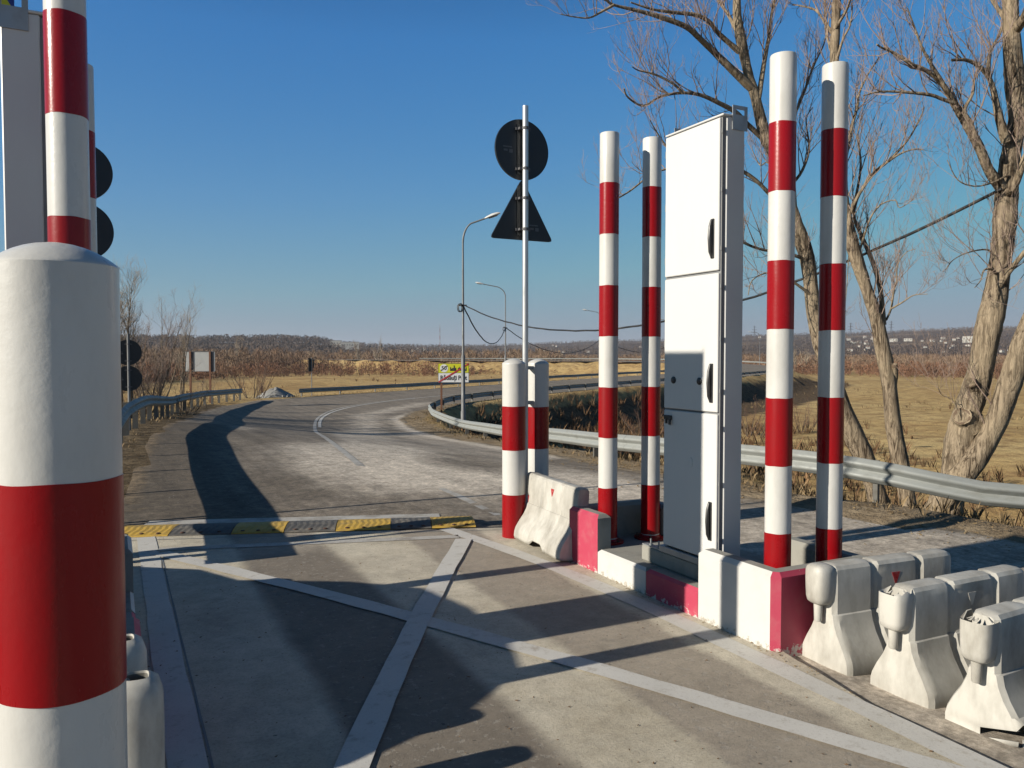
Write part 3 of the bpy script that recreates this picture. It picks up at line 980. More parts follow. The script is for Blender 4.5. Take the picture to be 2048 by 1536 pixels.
def bollard(label, loc, h, r, band):
    root = thing('bollard', label, 'bollard', loc, group='thick domed red and white bollards')
    mb = MB()
    Rc = (r * r + 0.046 ** 2) / (2 * 0.046)
    dome = [(r * f_, h - Rc + math.sqrt(Rc * Rc - (r * f_) ** 2)) for f_ in (1.0, 0.97, 0.93, 0.86, 0.76, 0.64, 0.5, 0.34, 0.16)]
    prof = [(r, 0)] + [(r, (h - 0.05) * k / 10) for k in range(1, 10)] + [(r + 0.0006, h - 0.056), (r + 0.0008, h - 0.049)] + [(x * 0.992, z) for x, z in dome] + [(0.001, h)]
    mb.lathe(prof, 56)
    mb.build('post', M['white'], root, True, 32)
    for z0 in (0.0, 2 * band):
        b = MB()
        za, zb = max(0.002, z0), z0 + band
        b.lathe([(r - 0.004, za), (r + 0.0014, za + 0.001), (r + 0.0014, zb - 0.001), (r - 0.004, zb)], 56, caps=False)
        if za > 0.01: wavy(b, 56, int(z0 * 100) + 7, 0.0016)
        b.build('red_band', M['red'], root, True, 60)
    return root
bollard('huge out of scale bollard filling the left foreground, cut by the frame', (-0.106, 1.928, 0.214), 1.82, 0.121, 0.443)
pad = MB(); pad.box((0, 0, 0.057), (0.40, 0.42, 0.314), ch=0.02)
pd = thing('concrete_pad', 'low concrete pad carrying the big near bollard', 'pad', (-0.13, 1.928, 0)); pad.build('pad_block', M['concrete'], pd)
bollard('front bollard of the pair at the far end of the island, base fully visible', (3.54, 7.06, -0.01), 1.775, 0.115, 0.436)
bollard('rear bollard of the pair, partly hidden, wearing the shadow of the sign brackets', (3.94, 7.30, -0.04), 1.80, 0.113, 0.436)
bollard('bollard beyond the left island, out of view behind the near bollard', (-0.48, 7.9, -0.03), 1.775, 0.115, 0.436)

# ------------------------------------------------------------------ control cabinets
def cabinet(label, loc, rz, h=3.05, w=0.62, dp=0.20):
    """front faces local -x; local y along the lane; origin at the near front corner on its base frame"""
    root = thing('control_cabinet', label, 'cabinet', loc, rz, 'tall white control cabinets on the islands')
    b = MB(); b.box((dp / 2 + 0.02, w / 2, h / 2), (dp - 0.04, w, h), ch=0.006)
    b.build('cabinet_body', M['cab_white'], root)
    s = MB(); s.box((0.024, w / 2, h / 2), (0.03, w - 0.012, h - 0.02))
    s.build('door_seal', M['seal'], root)
    zs = [(0.012, 0.338 * h - 0.004), (0.338 * h + 0.004 + 0.006, 0.655 * h - 0.004), (0.655 * h + 0.014, h - 0.012)]
    for k, (a, c) in enumerate(zs):
        d = MB(); d.box((0.0015, w / 2, (a + c) / 2), (0.022, w - 0.03, c - a), ch=0.005)
        door = d.build('door', M['cab_white'], root)
        # lever handle in a shallow escutcheon
        zc = (a + 0.22 if k == 2 else a + 0.20 if k == 1 else a + 0.27)
        yh = 0.075
        hd = MB()
        hd.box((-0.013, yh, zc), (0.012, 0.034, 0.27), ch=0.004)
        pts = [(-0.018, yh, zc - 0.125), (-0.032, yh, zc - 0.09), (-0.038, yh, zc), (-0.034, yh, zc + 0.08), (-0.022, yh, zc + 0.125)]
        hd.tube(pts, [0.009, 0.012, 0.013, 0.012, 0.009], 8)
        hd.build('door_handle', M['black_plastic'], door, True, 35)
        for hz in (a + 0.12, c - 0.12, (a + c) / 2):
            hh = MB(); hh.box((0.012, w - 0.006, hz), (0.022, 0.014, 0.05))
            hh.build('hinge', M['seal'], door)
            hh = MB(); hh.box((0.012, 0.006, hz + 0.03), (0.018, 0.012, 0.03))
            hh.build('hinge', M['seal'], door)
        if k == 1:
            for yl in (0.20, 0.49):
                lk = MB(); ring = [(0.026, 0), (0.026, 0.006), (0.017, 0.011), (0.001, 0.012)]
                lk.lathe(ring, 16)
                lk.v = [(-0.0095 - z, yl + x, a + 0.21 + y) for x, y, z in lk.v]
                lk.f = [f[::-1] for f in lk.f]
                lk.build('lock', M['black_plastic'], door, True, 40)
        if k == 0:
            hk = MB()
            hk.box((-0.018, w - 0.075, c - 0.055), (0.02, 0.085, 0.035), ch=0.006)
            hk.box((-0.026, w - 0.105, c - 0.085), (0.016, 0.018, 0.045), ch=0.004)
            hk.box((-0.026, w - 0.065, c - 0.08), (0.016, 0.018, 0.04), ch=0.004)
            hk.build('latch', M['black_plastic'], door)
            ov = MB()
            ov.lathe([(0.024, 0), (0.024, 0.002), (0.018, 0.003), (0.001, 0.003)], 18)
            ov.v = [(-0.0095 - z, 0.29 + x, c - 0.36 + y * 1.5) for x, y, z in ov.v]
            ov.f = [f[::-1] for f in ov.f]
            ov.build('blanking_plug', M['cab_white'], door, True, 40)
    # roof sheet with a small overhang
    rf = MB(); rf.box((dp / 2 + 0.012, w / 2, h + 0.008), (dp + 0.02, w + 0.012, 0.014), ch=0.004)
    rf.build('roof_sheet', M['cab_white'], root)
    # lifting lugs: folded plate with a slot, one on each narrow side at the back
    for ys, sg in ((-0.004, -1), (w + 0.004, 1)):
        lug = MB()
        y0 = ys
        x0, x1 = dp - 0.115, dp + 0.015
        z0, z1 = h - 0.085, h + 0.080
        # plate with slot, made of four strips round the opening
        sl = (x0 + 0.026, x1 - 0.024, h + 0.018, h + 0.054)
        def pl(xa, xb, za, zb):
            lug.box(((xa + xb) / 2, y0, (za + zb) / 2), (xb - xa, 0.006, zb - za))
        pl(x0, x1, z0, sl[2])
        pl(x0, sl[0], sl[2] + 0.0001, z1)
        pl(sl[1], x1, sl[2] + 0.0001, z1)
        pl(sl[0] + 0.0001, sl[1] - 0.0001, sl[3], z1)
        lug.build('lifting_lug', M['galv'], root)
    bf = MB(); bf.box((dp / 2 + 0.01, w / 2, -0.025), (dp + 0.06, w + 0.05, 0.048), ch=0.004)
    bf.build('base_frame', M['galv'], root)
    return root
cb = cabinet('tall white cabinet with three doors on the right island, facing the lane', (3.70, 4.245, 0.365), 0)
dup(cb, (-0.243, 5.03, 0.348), math.pi, 'tall white cabinet at the left frame edge, seen from its narrow shaded side')
pl_ = thing('cabinet_plinth', 'stepped concrete plinth under the right white cabinet', 'plinth', (3.69, 4.2, 0.19))
mb = MB(); mb.box((0.30, 0.47, 0.062), (0.59, 0.93, 0.124), ch=0.012); mb.build('plinth_block', M['concrete'], pl_)
mb = MB(); mb.box((0.03, 0.47, 0.13), (0.05, 0.90, 0.010)); mb.build('anchor_rail', M['galv'], pl_)
for yy in (0.74, 0.84):
    mb = MB(); mb.lathe([(0.014, 0), (0.014, 0.012), (0.007, 0.013), (0.007, 0.05), (0.001, 0.051)], 8, (0.03, yy, 0.135)); mb.build('anchor_bolt', M['galv'], pl_)
pl2 = thing('cabinet_plinth', 'concrete plinth under the left edge cabinet, behind the near bollard', 'plinth', (-0.87, 4.36, 0.19))
mb = MB(); mb.box((0.30, 0.37, 0.062), (0.59, 0.75, 0.124), ch=0.012); mb.build('plinth_block', M['concrete'], pl2)

# blue and yellow plate seen through the lug's slot
sg = thing('information_sign', 'blue and yellow sign top seen through the lug slot at the upper left corner', 'sign', (-0.75, 7.64, -0.03))
mb = MB(); mb.tube([(-0.12, 0.03, 0), (-0.12, 0.03, 5.0)], 0.03, 12); mb.build('post', M['alu'], sg, True)
mb = MB(); mb.box((-0.115, -0.045, 4.66), (0.41, 0.02, 0.72), ch=0.004); mb.build('blue_panel', M['sign_blue'], sg)
mb = MB(); q = [(-0.315, -0.058, 4.31), (0.085, -0.058, 4.31), (0.085, -0.058, 4.585), (-0.19, -0.058, 5.015), (-0.315, -0.058, 5.015)]
mb.loft([q, [(a, b + 0.002, c) for a, b, c in q]], 0, True); mb.build('yellow_field', M['sign_yellow'], sg)

# ------------------------------------------------------------------ plastic barriers
def barrier(label, loc, rz, seed, head='whole', L=0.98, torn=False, emblem=False, tilt=0.0):
    """hollow water-filled barrier; local x runs from the male end (x = 0, with knob and pin) to the far end"""
    rnd = random.Random(seed)
    root = thing('plastic_barrier', label, 'barrier', loc, rz, 'weathered white plastic barriers')
    root.rotation_euler = (tilt, 0, rz)
    # half profile: (half width, z)
    prof = [(0.188, 0.0), (0.197, 0.03), (0.197, 0.075), (0.188, 0.11), (0.158, 0.17), (0.118, 0.235), (0.092, 0.295), (0.084, 0.338), (0.082, 0.346), (0.074, 0.352), (0.073, 0.40), (0.073, 0.46), (0.072, 0.52), (0.071, 0.575), (0.066, 0.612), (0.052, 0.632), (0.026, 0.638)]
    xs = [0.0, 0.012, 0.03, 0.07, 0.14, 0.22, 0.286, 0.294, 0.308, 0.332, 0.346, 0.355, 0.44, 0.52, 0.60, 0.655, 0.664, 0.678, 0.702, 0.716, 0.725, 0.80, 0.88, 0.94, 0.965, L]
    def groove(x):
        for g in (0.32, 0.69):
            t = abs(x - g)
            if t < 0.030:
                return 0.019 if t < 0.014 else 0.008
        return 0.0
    rings = []
    for x in xs:
        ends = min(x, L - x)
        sh = 1.0
        ring = []
        cut = 0.0
        if 0.36 < x < 0.65: cut = 0.055
        full = [(-w, z) for w, z in prof] + [(w, z) for w, z in prof[::-1]]
        for w, z in full:
            g = groove(x)
            # recessed middle panel above the waist step
            if 0.355 <= x <= 0.655 and 0.36 < z < 0.60: g = 0.008
            aw = abs(w)
            aw = max(0.004, aw - g * (1 if z > 0.05 else 0.3))
            # ends: lower body is drawn in by an oblique end wall, rounded corners
            e = 0.0
            if ends < 0.03: e = (0.03 - ends) * 0.55
            aw = max(0.003, aw - e)
            zz = z
            if z < 0.08 and cut: zz = z + cut * (1 - z / 0.08)
            if z > 0.63: zz = z - (0.006 if g > 0.012 else 0) - e * 0.6
            xx = x
            if x < 0.05: xx = x + 0.03 * max(0, (z - 0.05)) * 0  # straight male end
            jx = rnd.uniform(-1, 1) * 0.0006
            ring.append((xx + jx, math.copysign(aw, w) + rnd.uniform(-1, 1) * 0.0006, zz + rnd.uniform(-1, 1) * 0.0006))
        rings.append(ring)
    mb = MB()
    n = len(rings[0])
    body = MB()
    body.loft(rings, 0, caps=False, closed=False)
    # end walls with a vertical seam: fan from a centre line
    for ring, sgn in ((rings[0], -1), (rings[-1], 1)):
        m = n // 2
        for i in range(m - 1):
            a, b = ring[i], ring[i + 1]
            c, d = ring[n - 2 - i], ring[n - 1 - i]
            ca = ((a[0] + d[0]) / 2 + sgn * 0.010, 0, a[2])
            cb_ = ((b[0] + c[0]) / 2 + sgn * 0.010, 0, b[2])
            if sgn < 0:
                body.add([a, b, cb_, ca], [(0, 1, 2, 3)]); body.add([ca, cb_, c, d], [(0, 1, 2, 3)])
            else:
                body.add([a, b, cb_, ca], [(3, 2, 1, 0)]); body.add([ca, cb_, c, d], [(3, 2, 1, 0)])
    bm = bmesh.new()
    tmp = bpy.data.meshes.new('tmp'); tmp.from_pydata(body.v, [], body.f); bm.from_mesh(tmp); bpy.data.meshes.remove(tmp)
    bmesh.ops.remove_doubles(bm, verts=bm.verts, dist=0.0008)
    bmesh.ops.recalc_face_normals(bm, faces=bm.faces)
    if torn:
        # the near right foot is torn open: faces removed along a ragged line
        kill = [f for f in bm.faces if f.calc_center_median().x < 0.30 and f.calc_center_median().y < -0.09 and f.calc_center_median().z < 0.10]
        bmesh.ops.delete(bm, geom=kill, context='FACES')
        for v in bm.verts:
            if v.co.x < 0.34 and v.co.y < -0.05 and v.co.z < 0.16:
                v.co.z += rnd.uniform(0.0, 0.05)
                v.co.y += rnd.uniform(-0.012, 0.012)
    me = bpy.data.meshes.new('barrier_body'); bm.to_mesh(me); bm.free()
    me.materials.append(M['plastic'])
    me.polygons.foreach_set('use_smooth', [True] * len(me.polygons)); me.set_sharp_from_angle(angle=R(26)); me.update()
    o = bpy.data.objects.new('barrier_body', me); COL.objects.link(o); o.parent = root
    sol = o.modifiers.new('shell', 'SOLIDIFY'); sol.thickness = 0.006; sol.offset = -1
    # the knob: rounded hollow box hanging over the male end
    hd = MB()
    def rr(cx, hw, hl, z, k=16):
        out = []
        for i in range(k):
            a = 2 * math.pi * i / k
            c_, s_ = math.cos(a), math.sin(a)
            p = 0.55
            out.append((cx + math.copysign(abs(c_) ** p, c_) * hl, math.copysign(abs(s_) ** p, s_) * hw, z))
        return out
    z0 = 0.405
    spec = [(0.020, 0.012, 0), (0.044, 0.040, 0.004), (0.058, 0.055, 0.018), (0.064, 0.060, 0.045), (0.067, 0.062, 0.10), (0.0685, 0.063, 0.16), (0.068, 0.063, 0.20), (0.062, 0.058, 0.222), (0.046, 0.042, 0.234), (0.020, 0.018, 0.237), (0.003, 0.003, 0.2375)]
    if head == 'hole':
        z0 = 0.0
        spec = [(0.080, 0.075, 0.02), (0.086, 0.08, 0.06), (0.086, 0.08, 0.3), (0.084, 0.08, 0.50), (0.082, 0.078, 0.575), (0.070, 0.066, 0.617), (0.05, 0.048, 0.634), (0.042, 0.036, 0.638), (0.039, 0.033, 0.63), (0.038, 0.032, 0.55)]
    if head == 'old':
        spec = spec[:-2] + [(0.030, 0.030, 0.2345), (0.027, 0.028, 0.225), (0.027, 0.028, 0.19)]
    if head == 'broken':
        spec = spec[:7]
    rings = [rr(-0.034, w * 1.06, l * 1.12, z0 + z) for w, l, z in spec]
    if head == 'broken':
        jag = [rr(-0.030, 0.066, 0.061, z0 + 0.205)]
        j = []
        for k, p in enumerate(jag[0]):
            j.append((p[0], p[1], p[2] + rnd.uniform(-0.03, 0.032) - (0.028 if k in (7, 8, 9, 2, 13) else 0) - (0.035 if torn and k in (5, 6, 7, 10, 11) else 0)))
        rings.append(j)
        inner = [(p[0] * 0.93 - 0.002, p[1] * 0.93, p[2] - 0.002) for p in j]
        rings.append(inner)
        rings.append([(p[0] * 0.93 - 0.002, p[1] * 0.93, z0 + 0.06) for p in j])
    hd.loft(rings, 0, caps=True)
    if head != 'whole':
        k_ = len(rings[0])
        for i in range(len(hd.m) - 2 - k_, len(hd.m) - 2):
            hd.m[i] = 1  # inner wall of the hole painted dark as shade
        hd.m[-1] = 1
    h = hd.build('connector_knob', [M['plastic'], M['hole_shade']], root, True, 50)
    if head != 'hole':
        pin = MB()
        pin.lathe([(0.001, 0.302), (0.019, 0.303), (0.0225, 0.308), (0.024, 0.36), (0.026, 0.41)], 16, (-0.048, 0, 0), caps=False)
        pin.build('connector_pin', M['plastic'], root, True, 50)
    if head == 'broken':
        lip = MB()
        for k in range(5):
            a = rnd.uniform(0, 6.28)
            c_ = (-0.03 + 0.05 * math.cos(a), 0.055 * math.sin(a), z0 + 0.2)
            if head == 'broken':
                lip.add([(c_[0], c_[1], c_[2]), (c_[0] + 0.02 * math.sin(a), c_[1] - 0.02 * math.cos(a), c_[2] - 0.004), (c_[0] * 0.6 - 0.012, c_[1] * 0.55, c_[2] + rnd.uniform(0.0, 0.02)), (c_[0] * 0.6 - 0.012, c_[1] * 0.55, c_[2] + 0.003 + rnd.uniform(0.0, 0.02))], [(0, 1, 2), (0, 1, 3), (0, 2, 3), (1, 2, 3)])
        if lip.v:
            lip.build('torn_plastic', M['plastic'], root)
    # moulded emblem recess: small triangle on each long side
    for s in (-1, 1):
        e = MB()
        y = s * 0.0685
        w, zt, zb = 0.034, 0.555, 0.485
        tri = [(0.50 - w, zt), (0.50 + w, zt), (0.50 + 0.006, zb), (0.50 - 0.006, zb)]
        f = [(x, y - s * 0.003, z) for x, z in tri]
        bk = [(x, y - s * 0.016, z) for x, z in tri]
        e.loft([f, bk], 0, True)
        e.build('reflector' if emblem else 'moulded_triangle', M['reflector'] if emblem else M['plastic'], root)
    if torn:
        fl = MB()
        pts = [(-0.005, -0.20, 0.002), (0.05, -0.235, 0.004), (0.12, -0.255, 0.012), (0.17, -0.22, 0.03), (0.14, -0.17, 0.055), (0.07, -0.155, 0.05)]
        top = [(x, y, z + 0.007) for x, y, z in pts]
        fl.loft([pts, top], 0, True)
        q = [(0.10, -0.20, 0.03), (0.18, -0.215, 0.025), (0.23, -0.19, 0.07), (0.16, -0.165, 0.10), (0.11, -0.175, 0.07)]
        fl.loft([q, [(x, y + 0.006, z + 0.004) for x, y, z in q]], 0, True)
        fl.build('torn_flap', M['plastic'], root)
    return root
ZB = -0.078
barrier('intact white plastic barrier with a red triangle, standing against the red wall face', (3.765, 3.385, ZB), R(-4), 11, 'whole', emblem=True)
barrier('middle white plastic barrier of the row on the right, small hole in its knob', (3.775, 2.885, ZB), R(-1), 23, 'broken')
barrier('torn white plastic barrier nearest the camera, knob broken open, foot ripped', (3.745, 2.405, ZB), R(3), 37, 'broken', torn=True)
barrier('fourth white plastic barrier behind the torn one, mostly out of frame', (3.80, 1.88, ZB), R(1), 41, 'whole')
barrier('tilted plastic barrier lying along the lane between bollards and red wall', (3.66, 6.93, 0.0), R(-93), 53, 'whole', emblem=True, tilt=R(-6))
barrier('shaded plastic barrier with a filler hole, lowest at the left lane edge', (0.025, 3.17, 0.0), R(180 - 2), 61, 'hole')
barrier('second shaded plastic barrier behind the lowest one, left lane edge', (-0.015, 3.62, 0.0), R(180 + 1), 67, 'hole')

# ------------------------------------------------------------------ rubber speed hump
hump = thing('speed_hump', 'yellow and black rubber speed hump across the lane', 'speed hump', (0, 0, 0))
def hump_at(x): return 9.02 - 0.335 * x
hd = math.atan(-0.335)
edges = [-0.32, 0.06 - 0.0, 0.545, 1.09, 1.60, 2.09, 2.60, 3.03, 3.47]
edges = [0.04, 0.545, 1.115, 1.605, 2.09, 2.62, 3.02, 3.46]
cols = ['y', 'b', 'y', 'b', 'y', 'b', 'y']
edges = [-0.50] + edges; cols = ['b'] + cols
for k in range(len(cols)):
    xa, xb = edges[k] + 0.004, edges[k + 1] - 0.004
    cs, sn = math.cos(hd), math.sin(hd)
    Lh = (xb - xa) / cs
    prof = [(-0.27, 0.0), (-0.262, 0.010), (-0.18, 0.024), (-0.07, 0.035), (0.0, 0.037), (0.07, 0.035), (0.18, 0.024), (0.262, 0.010), (0.27, 0.0)]
    m = MB()
    # body as rows of low chevron ribs
    rings = []
    nseg = max(4, int(Lh / 0.03))
    for i in range(nseg + 1):
        t = i / nseg
        lx = t * Lh
        ring = []
        for (py, pz) in prof:
            edge = 0.92 if (k == 0 and i == 0) or (k == len(cols) - 1 and i == nseg) else 1.0
            rib = 0.0022 * (1 if (i % 2 == 0) else -0.6) if 0.012 < pz else 0
            off = 0.014 * math.sin(py * 75)
            X = lx + (off if 0 < i < nseg else 0)
            ring.append((xa + X * cs - py * sn, hump_at(xa) + X * sn + py * cs, 0.002 + (pz + rib) * edge))
        rings.append(ring)
    m.loft(rings, 0, True)
    seg = m.build('hump_segment', M['yellow_rubber'] if cols[k] == 'y' else M['black_rubber'], hump)
    for bx in (0.2, 0.5, 0.8):
        b = MB(); X = bx * Lh; py = -0.215
        b.lathe([(0.021, 0.0), (0.021, 0.004), (0.014, 0.008), (0.001, 0.009)], 10, (xa + X * cs - py * sn, hump_at(xa) + X * sn + py * cs, 0.021))
        b.build('fixing_bolt', M['bolt'], seg)

# ------------------------------------------------------------------ road signs
def flat_sign(parent, name, outline, y, t, mat, x=0.0, z=0.0):
    m = MB()
    n = len(outline)
    f = [(x + a, y - t / 2, z + b) for a, b in outline]
    k = [(x + a, y + t / 2, z + b) for a, b in outline]
    m.loft([f, k], 0, True)
    return m.build(name, mat, parent)
def circle(r, n=48): return [(r * math.cos(2 * math.pi * i / n), r * math.sin(2 * math.pi * i / n)) for i in range(n)]
def round_poly(pts, r, k=5):
    out = []
    n = len(pts)
    for i in range(n):
        p0, p1, p2 = Vector(pts[i - 1]), Vector(pts[i]), Vector(pts[(i + 1) % n])
        a = p1 + (p0 - p1).normalized() * r; b = p1 + (p2 - p1).normalized() * r
        for j in range(k + 1):
            t = j / k
            q = a * (1 - t) ** 2 + p1 * 2 * t * (1 - t) + b * t * t
            out.append((q.x, q.y))
    return out
def sign_clamps(parent, zs, r=0.03):
    for z in zs:
        c = MB()
        c.lathe([(r + 0.001, -0.014), (r + 0.006, -0.014), (r + 0.006, 0.014), (r + 0.001, 0.014)], 18, (0, 0, z), caps=False)
        c.box((0, 0.052, z), (0.16, 0.012, 0.026))
        for s in (-1, 1):
            c.box((s * 0.05, 0.028, z), (0.02, 0.05, 0.022))
        c.build('clamp', M['dark_steel'], parent)
def back_of_signs(label, loc, rz, h, signs, r=0.03, post='alu'):
    root = thing('road_sign', label, 'road sign', loc, rz)
    m = MB(); m.lathe([(r, 0), (r, h), (r * 0.8, h + 0.002), (0.001, h + 0.002)], 20); m.build('post', M[post], root, True)
    for typ, z in signs:
        if typ == 'disc':
            o = flat_sign(root, 'round_sign', circle(0.30), 0.075, 0.02, M['sign_back'], 0, z)
            rim = MB()
            rim.lathe([(0.296, -0.012), (0.303, -0.012), (0.303, 0.014), (0.296, 0.014)], 48, caps=False)
            rim.v = [(x, 0.075 + zz, z + y) for x, y, zz in rim.v]
            rim.build('rim', M['sign_back'], o)
            st = (-0.17, z - 0.02)
            sign_clamps(root, (z + 0.2, z - 0.2), r)
        elif typ == 'tri':
            o = flat_sign(root, 'triangular_sign', round_poly([(-0.36, z - 0.29), (0.36, z - 0.29), (0, z + 0.33)], 0.05), 0.075, 0.02, M['sign_back'])
            st = (0.13, z - 0.17)
            sign_clamps(root, (z + 0.12, z - 0.19), r)
        rail = MB(); rail.box((-0.045, 0.058, z), (0.028, 0.014, 0.5)); rail.build('stiffener', M['sign_back'], root)
        s = MB()
        s.box((st[0], 0.0635, st[1] + 0.035), (0.10, 0.001, 0.012))
        s.box((st[0] - 0.02, 0.0635, st[1]), (0.045, 0.001, 0.02))
        s.box((st[0] + 0.04, 0.0635, st[1] - 0.005), (0.04, 0.001, 0.035))
        s.build('maker_sticker', M['sticker'], o)
    return root
s1 = back_of_signs('aluminium sign post with black backs of a disc and a triangle, centre of the picture', (3.735, 7.19, -0.03), 0.02, 4.32, [('disc', 3.90), ('tri', 3.285)])
# steel brackets tying the post to the rear bollard
for z in (1.70, 1.345):
    m = MB(); m.box((0.055, 0.035, z), (0.13, 0.05, 0.034), 0.5); m.build('bracket', M['galv'], s1)
back_of_signs('pair of black sign discs half hidden behind the striped poles at the left', (-0.27, 9.5, -0.03), 0.02, 4.05, [('disc', 3.75), ('disc', 3.13)])
back_of_signs('two black sign discs on a post by the left guardrail, before a bare tree', (0.33, 21.07, land1(0.33, 21.07) - 0.05), 0.1, 2.35, [('disc', 1.90), ('disc', 1.28)], post='lamp_grey')
r3 = thing('road_sign', 'small dark signs on a thin post at the start of the far guardrail', 'road sign', (12.7, 57.6, land1(12.7, 57.6)), 0.3)
m = MB(); m.tube([(0, 0, 0), (0, 0, 2.75)], 0.03, 8); m.build('post', M['lamp_grey'], r3, True)
flat_sign(r3, 'sign_plate', [(-0.22, 1.75), (0.10, 1.75), (0.10, 2.7), (-0.22, 2.7)], 0.05, 0.02, M['sign_back'])
flat_sign(r3, 'side_plate', [(0.13, 2.0), (0.24, 2.0), (0.24, 2.6), (0.13, 2.6)], 0.05, 0.02, M['sign_back'])

# white board seen from behind, on two rusty channels
bz = land1(4.27, 47.03)
wb = thing('sign_board', 'back of a pale rectangular board on two rusty posts behind the left guardrail', 'sign board', (4.27, 47.03, bz), R(-26))
m = MB(); m.box((0, 0.06, 1.45 - bz), (1.62, 0.02, 1.12)); m.build('panel', M['sign_grey'], wb)
for x in (-0.52, 0.56):
    m = MB(); m.box((x, 0.0, (2.0 - bz) / 2 - 0.1), (0.10, 0.06, 2.2 - bz)); m.build('post', M['rust'], wb)
    m = MB(); m.box((x + 0.10, 0.035, 1.45 - bz), (0.14, 0.024, 1.10)); m.build('channel', M['dark_steel'], wb)
m = MB(); m.box((0, 0.045, 2.0 - bz), (1.64, 0.05, 0.03)); m.box((0, 0.045, 0.90 - bz), (1.64, 0.05, 0.03)); m.build('frame', M['dark_steel'], wb)

# town exit sign with its lettering
def text_mesh(name, body, size, mat, parent, loc, rot, xscale=1.0):
    cu = bpy.data.curves.new(name, 'FONT')
    cu.body = body
    cu.size = size
    cu.align_x = 'CENTER'; cu.align_y = 'CENTER'
    cu.extrude = 0.0015
    cu.offset = size * 0.025
    cu.resolution_u = 3
    t = bpy.data.objects.new(name + '_tmp', cu)
    COL.objects.link(t)
    dg = bpy.context.evaluated_depsgraph_get()
    me = bpy.data.meshes.new_from_object(t.evaluated_get(dg))
    bpy.data.objects.remove(t)
    me.materials.clear(); me.materials.append(mat)
    o = bpy.data.objects.new(name, me)
    COL.objects.link(o)
    o.parent = parent
    o.location = loc; o.rotation_euler = rot; o.scale = (xscale, 1, 1)
    return o
tz = land1(14.47, 35.25)
ts = thing('town_sign', 'yellow and white town exit sign with a red diagonal, left of the lamp post', 'road sign', (14.47, 35.25, tz), R(-26.5))
W, HT = 1.47, 0.92
zc = 0.945 - tz
m = MB(); m.box((0, 0.0, zc), (W, 0.025, HT)); m.build('sign_plate', M['town_black'], ts)
y = -0.016
def plate(name, mat, x0, x1, z0, z1, yy):
    q = MB(); q.box(((x0 + x1) / 2, yy, zc + (z0 + z1) / 2), (x1 - x0, 0.006, z1 - z0)); return q.build(name, mat, ts)
plate('yellow_field', M['town_yellow'], -W / 2 + 0.02, W / 2 - 0.02, 0.015, HT / 2 - 0.02, y)
plate('white_field', M['town_white'], -W / 2 + 0.02, W / 2 - 0.02, -HT / 2 + 0.02, -0.005, y)
m = MB(); m.lathe([(0.19, 0), (0.19, 0.004), (0.001, 0.004)], 32); m.v = [(-0.45 + x, y - 0.004 - z, zc + 0.225 + yv) for x, yv, z in m.v]; m.f = [f[::-1] for f in m.f]; m.build('limit_disc', M['town_white'], ts)
RX = (math.pi / 2, 0, 0)
text_mesh('limit_number', '50', 0.25, M['town_black'], ts, (-0.45, y - 0.011, zc + 0.225), RX)
m = MB()
for t in (-1, 1):
    m.lathe([(0.028, 0), (0.028, 0.003), (0.001, 0.003)], 12); 
m2 = MB()
for t in (-1, 1):
    k = MB(); k.lathe([(0.028, 0), (0.028, 0.003), (0.001, 0.003)], 12)
    m2.add([(-0.45 + t * 0.135 + x, y - 0.011 - z, zc + 0.225 + t * 0.10 + yv) for x, yv, z in k.v], [f[::-1] for f in k.f])
m2.add([(-0.45 - 0.12, y - 0.013, zc + 0.225 - 0.095), (-0.45 - 0.10, y - 0.013, zc + 0.225 - 0.115), (-0.45 + 0.12, y - 0.013, zc + 0.225 + 0.095), (-0.45 + 0.10, y - 0.013, zc + 0.225 + 0.115)], [(0, 1, 2, 3)])
m2.build('end_of_limit_bar', M['town_black'], ts)
def silhouette(pts, ox, name):
    m = MB(); f = [(ox + a, y - 0.009, zc + 0.10 + b) for a, b in pts]; k = [(p[0], p[1] + 0.005, p[2]) for p in f]
    m.loft([f, k], 0, True); m.build(name, M['town_black'], ts)
silhouette([(0, 0), (0.29, 0), (0.29, 0.15), (0.22, 0.15), (0.22, 0.26), (0.17, 0.26), (0.17, 0.15), (0.11, 0.14), (0.06, 0.08), (0.03, 0.18), (0, 0.18)], -0.16, 'town_silhouette')
silhouette([(0, 0.02), (0.42, 0.0), (0.42, 0.17), (0.39, 0.17), (0.37, 0.06), (0.30, 0.14), (0.24, 0.08), (0.19, 0.16), (0.13, 0.10), (0.08, 0.19), (0, 0.11)], 0.20, 'town_silhouette')
text_mesh('town_name', 'Rădăuți Prut', 0.30, M['town_black'], ts, (0.0, y - 0.009, zc - 0.235), RX, 0.80)
m = MB()
dv = Vector((W - 0.06, HT - 0.06)); nv = Vector((-dv.y, dv.x)).normalized() * 0.035
c0 = Vector((-W / 2 + 0.03, -HT / 2 + 0.03)); c1 = c0 + dv
f = [(p.x, y - 0.016, zc + p.y) for p in (c0 - nv, c1 - nv, c1 + nv, c0 + nv)]
m.loft([f, [(a, b + 0.004, c) for a, b, c in f]], 0, True); m.build('red_diagonal', M['town_red'], ts)
for x in (-0.58, 0.40):
    m = MB(); m.box((x, 0.045, (zc + HT / 2) / 2 - 0.1), (0.09, 0.06, zc + HT / 2)); m.build('post', M['rust'], ts)

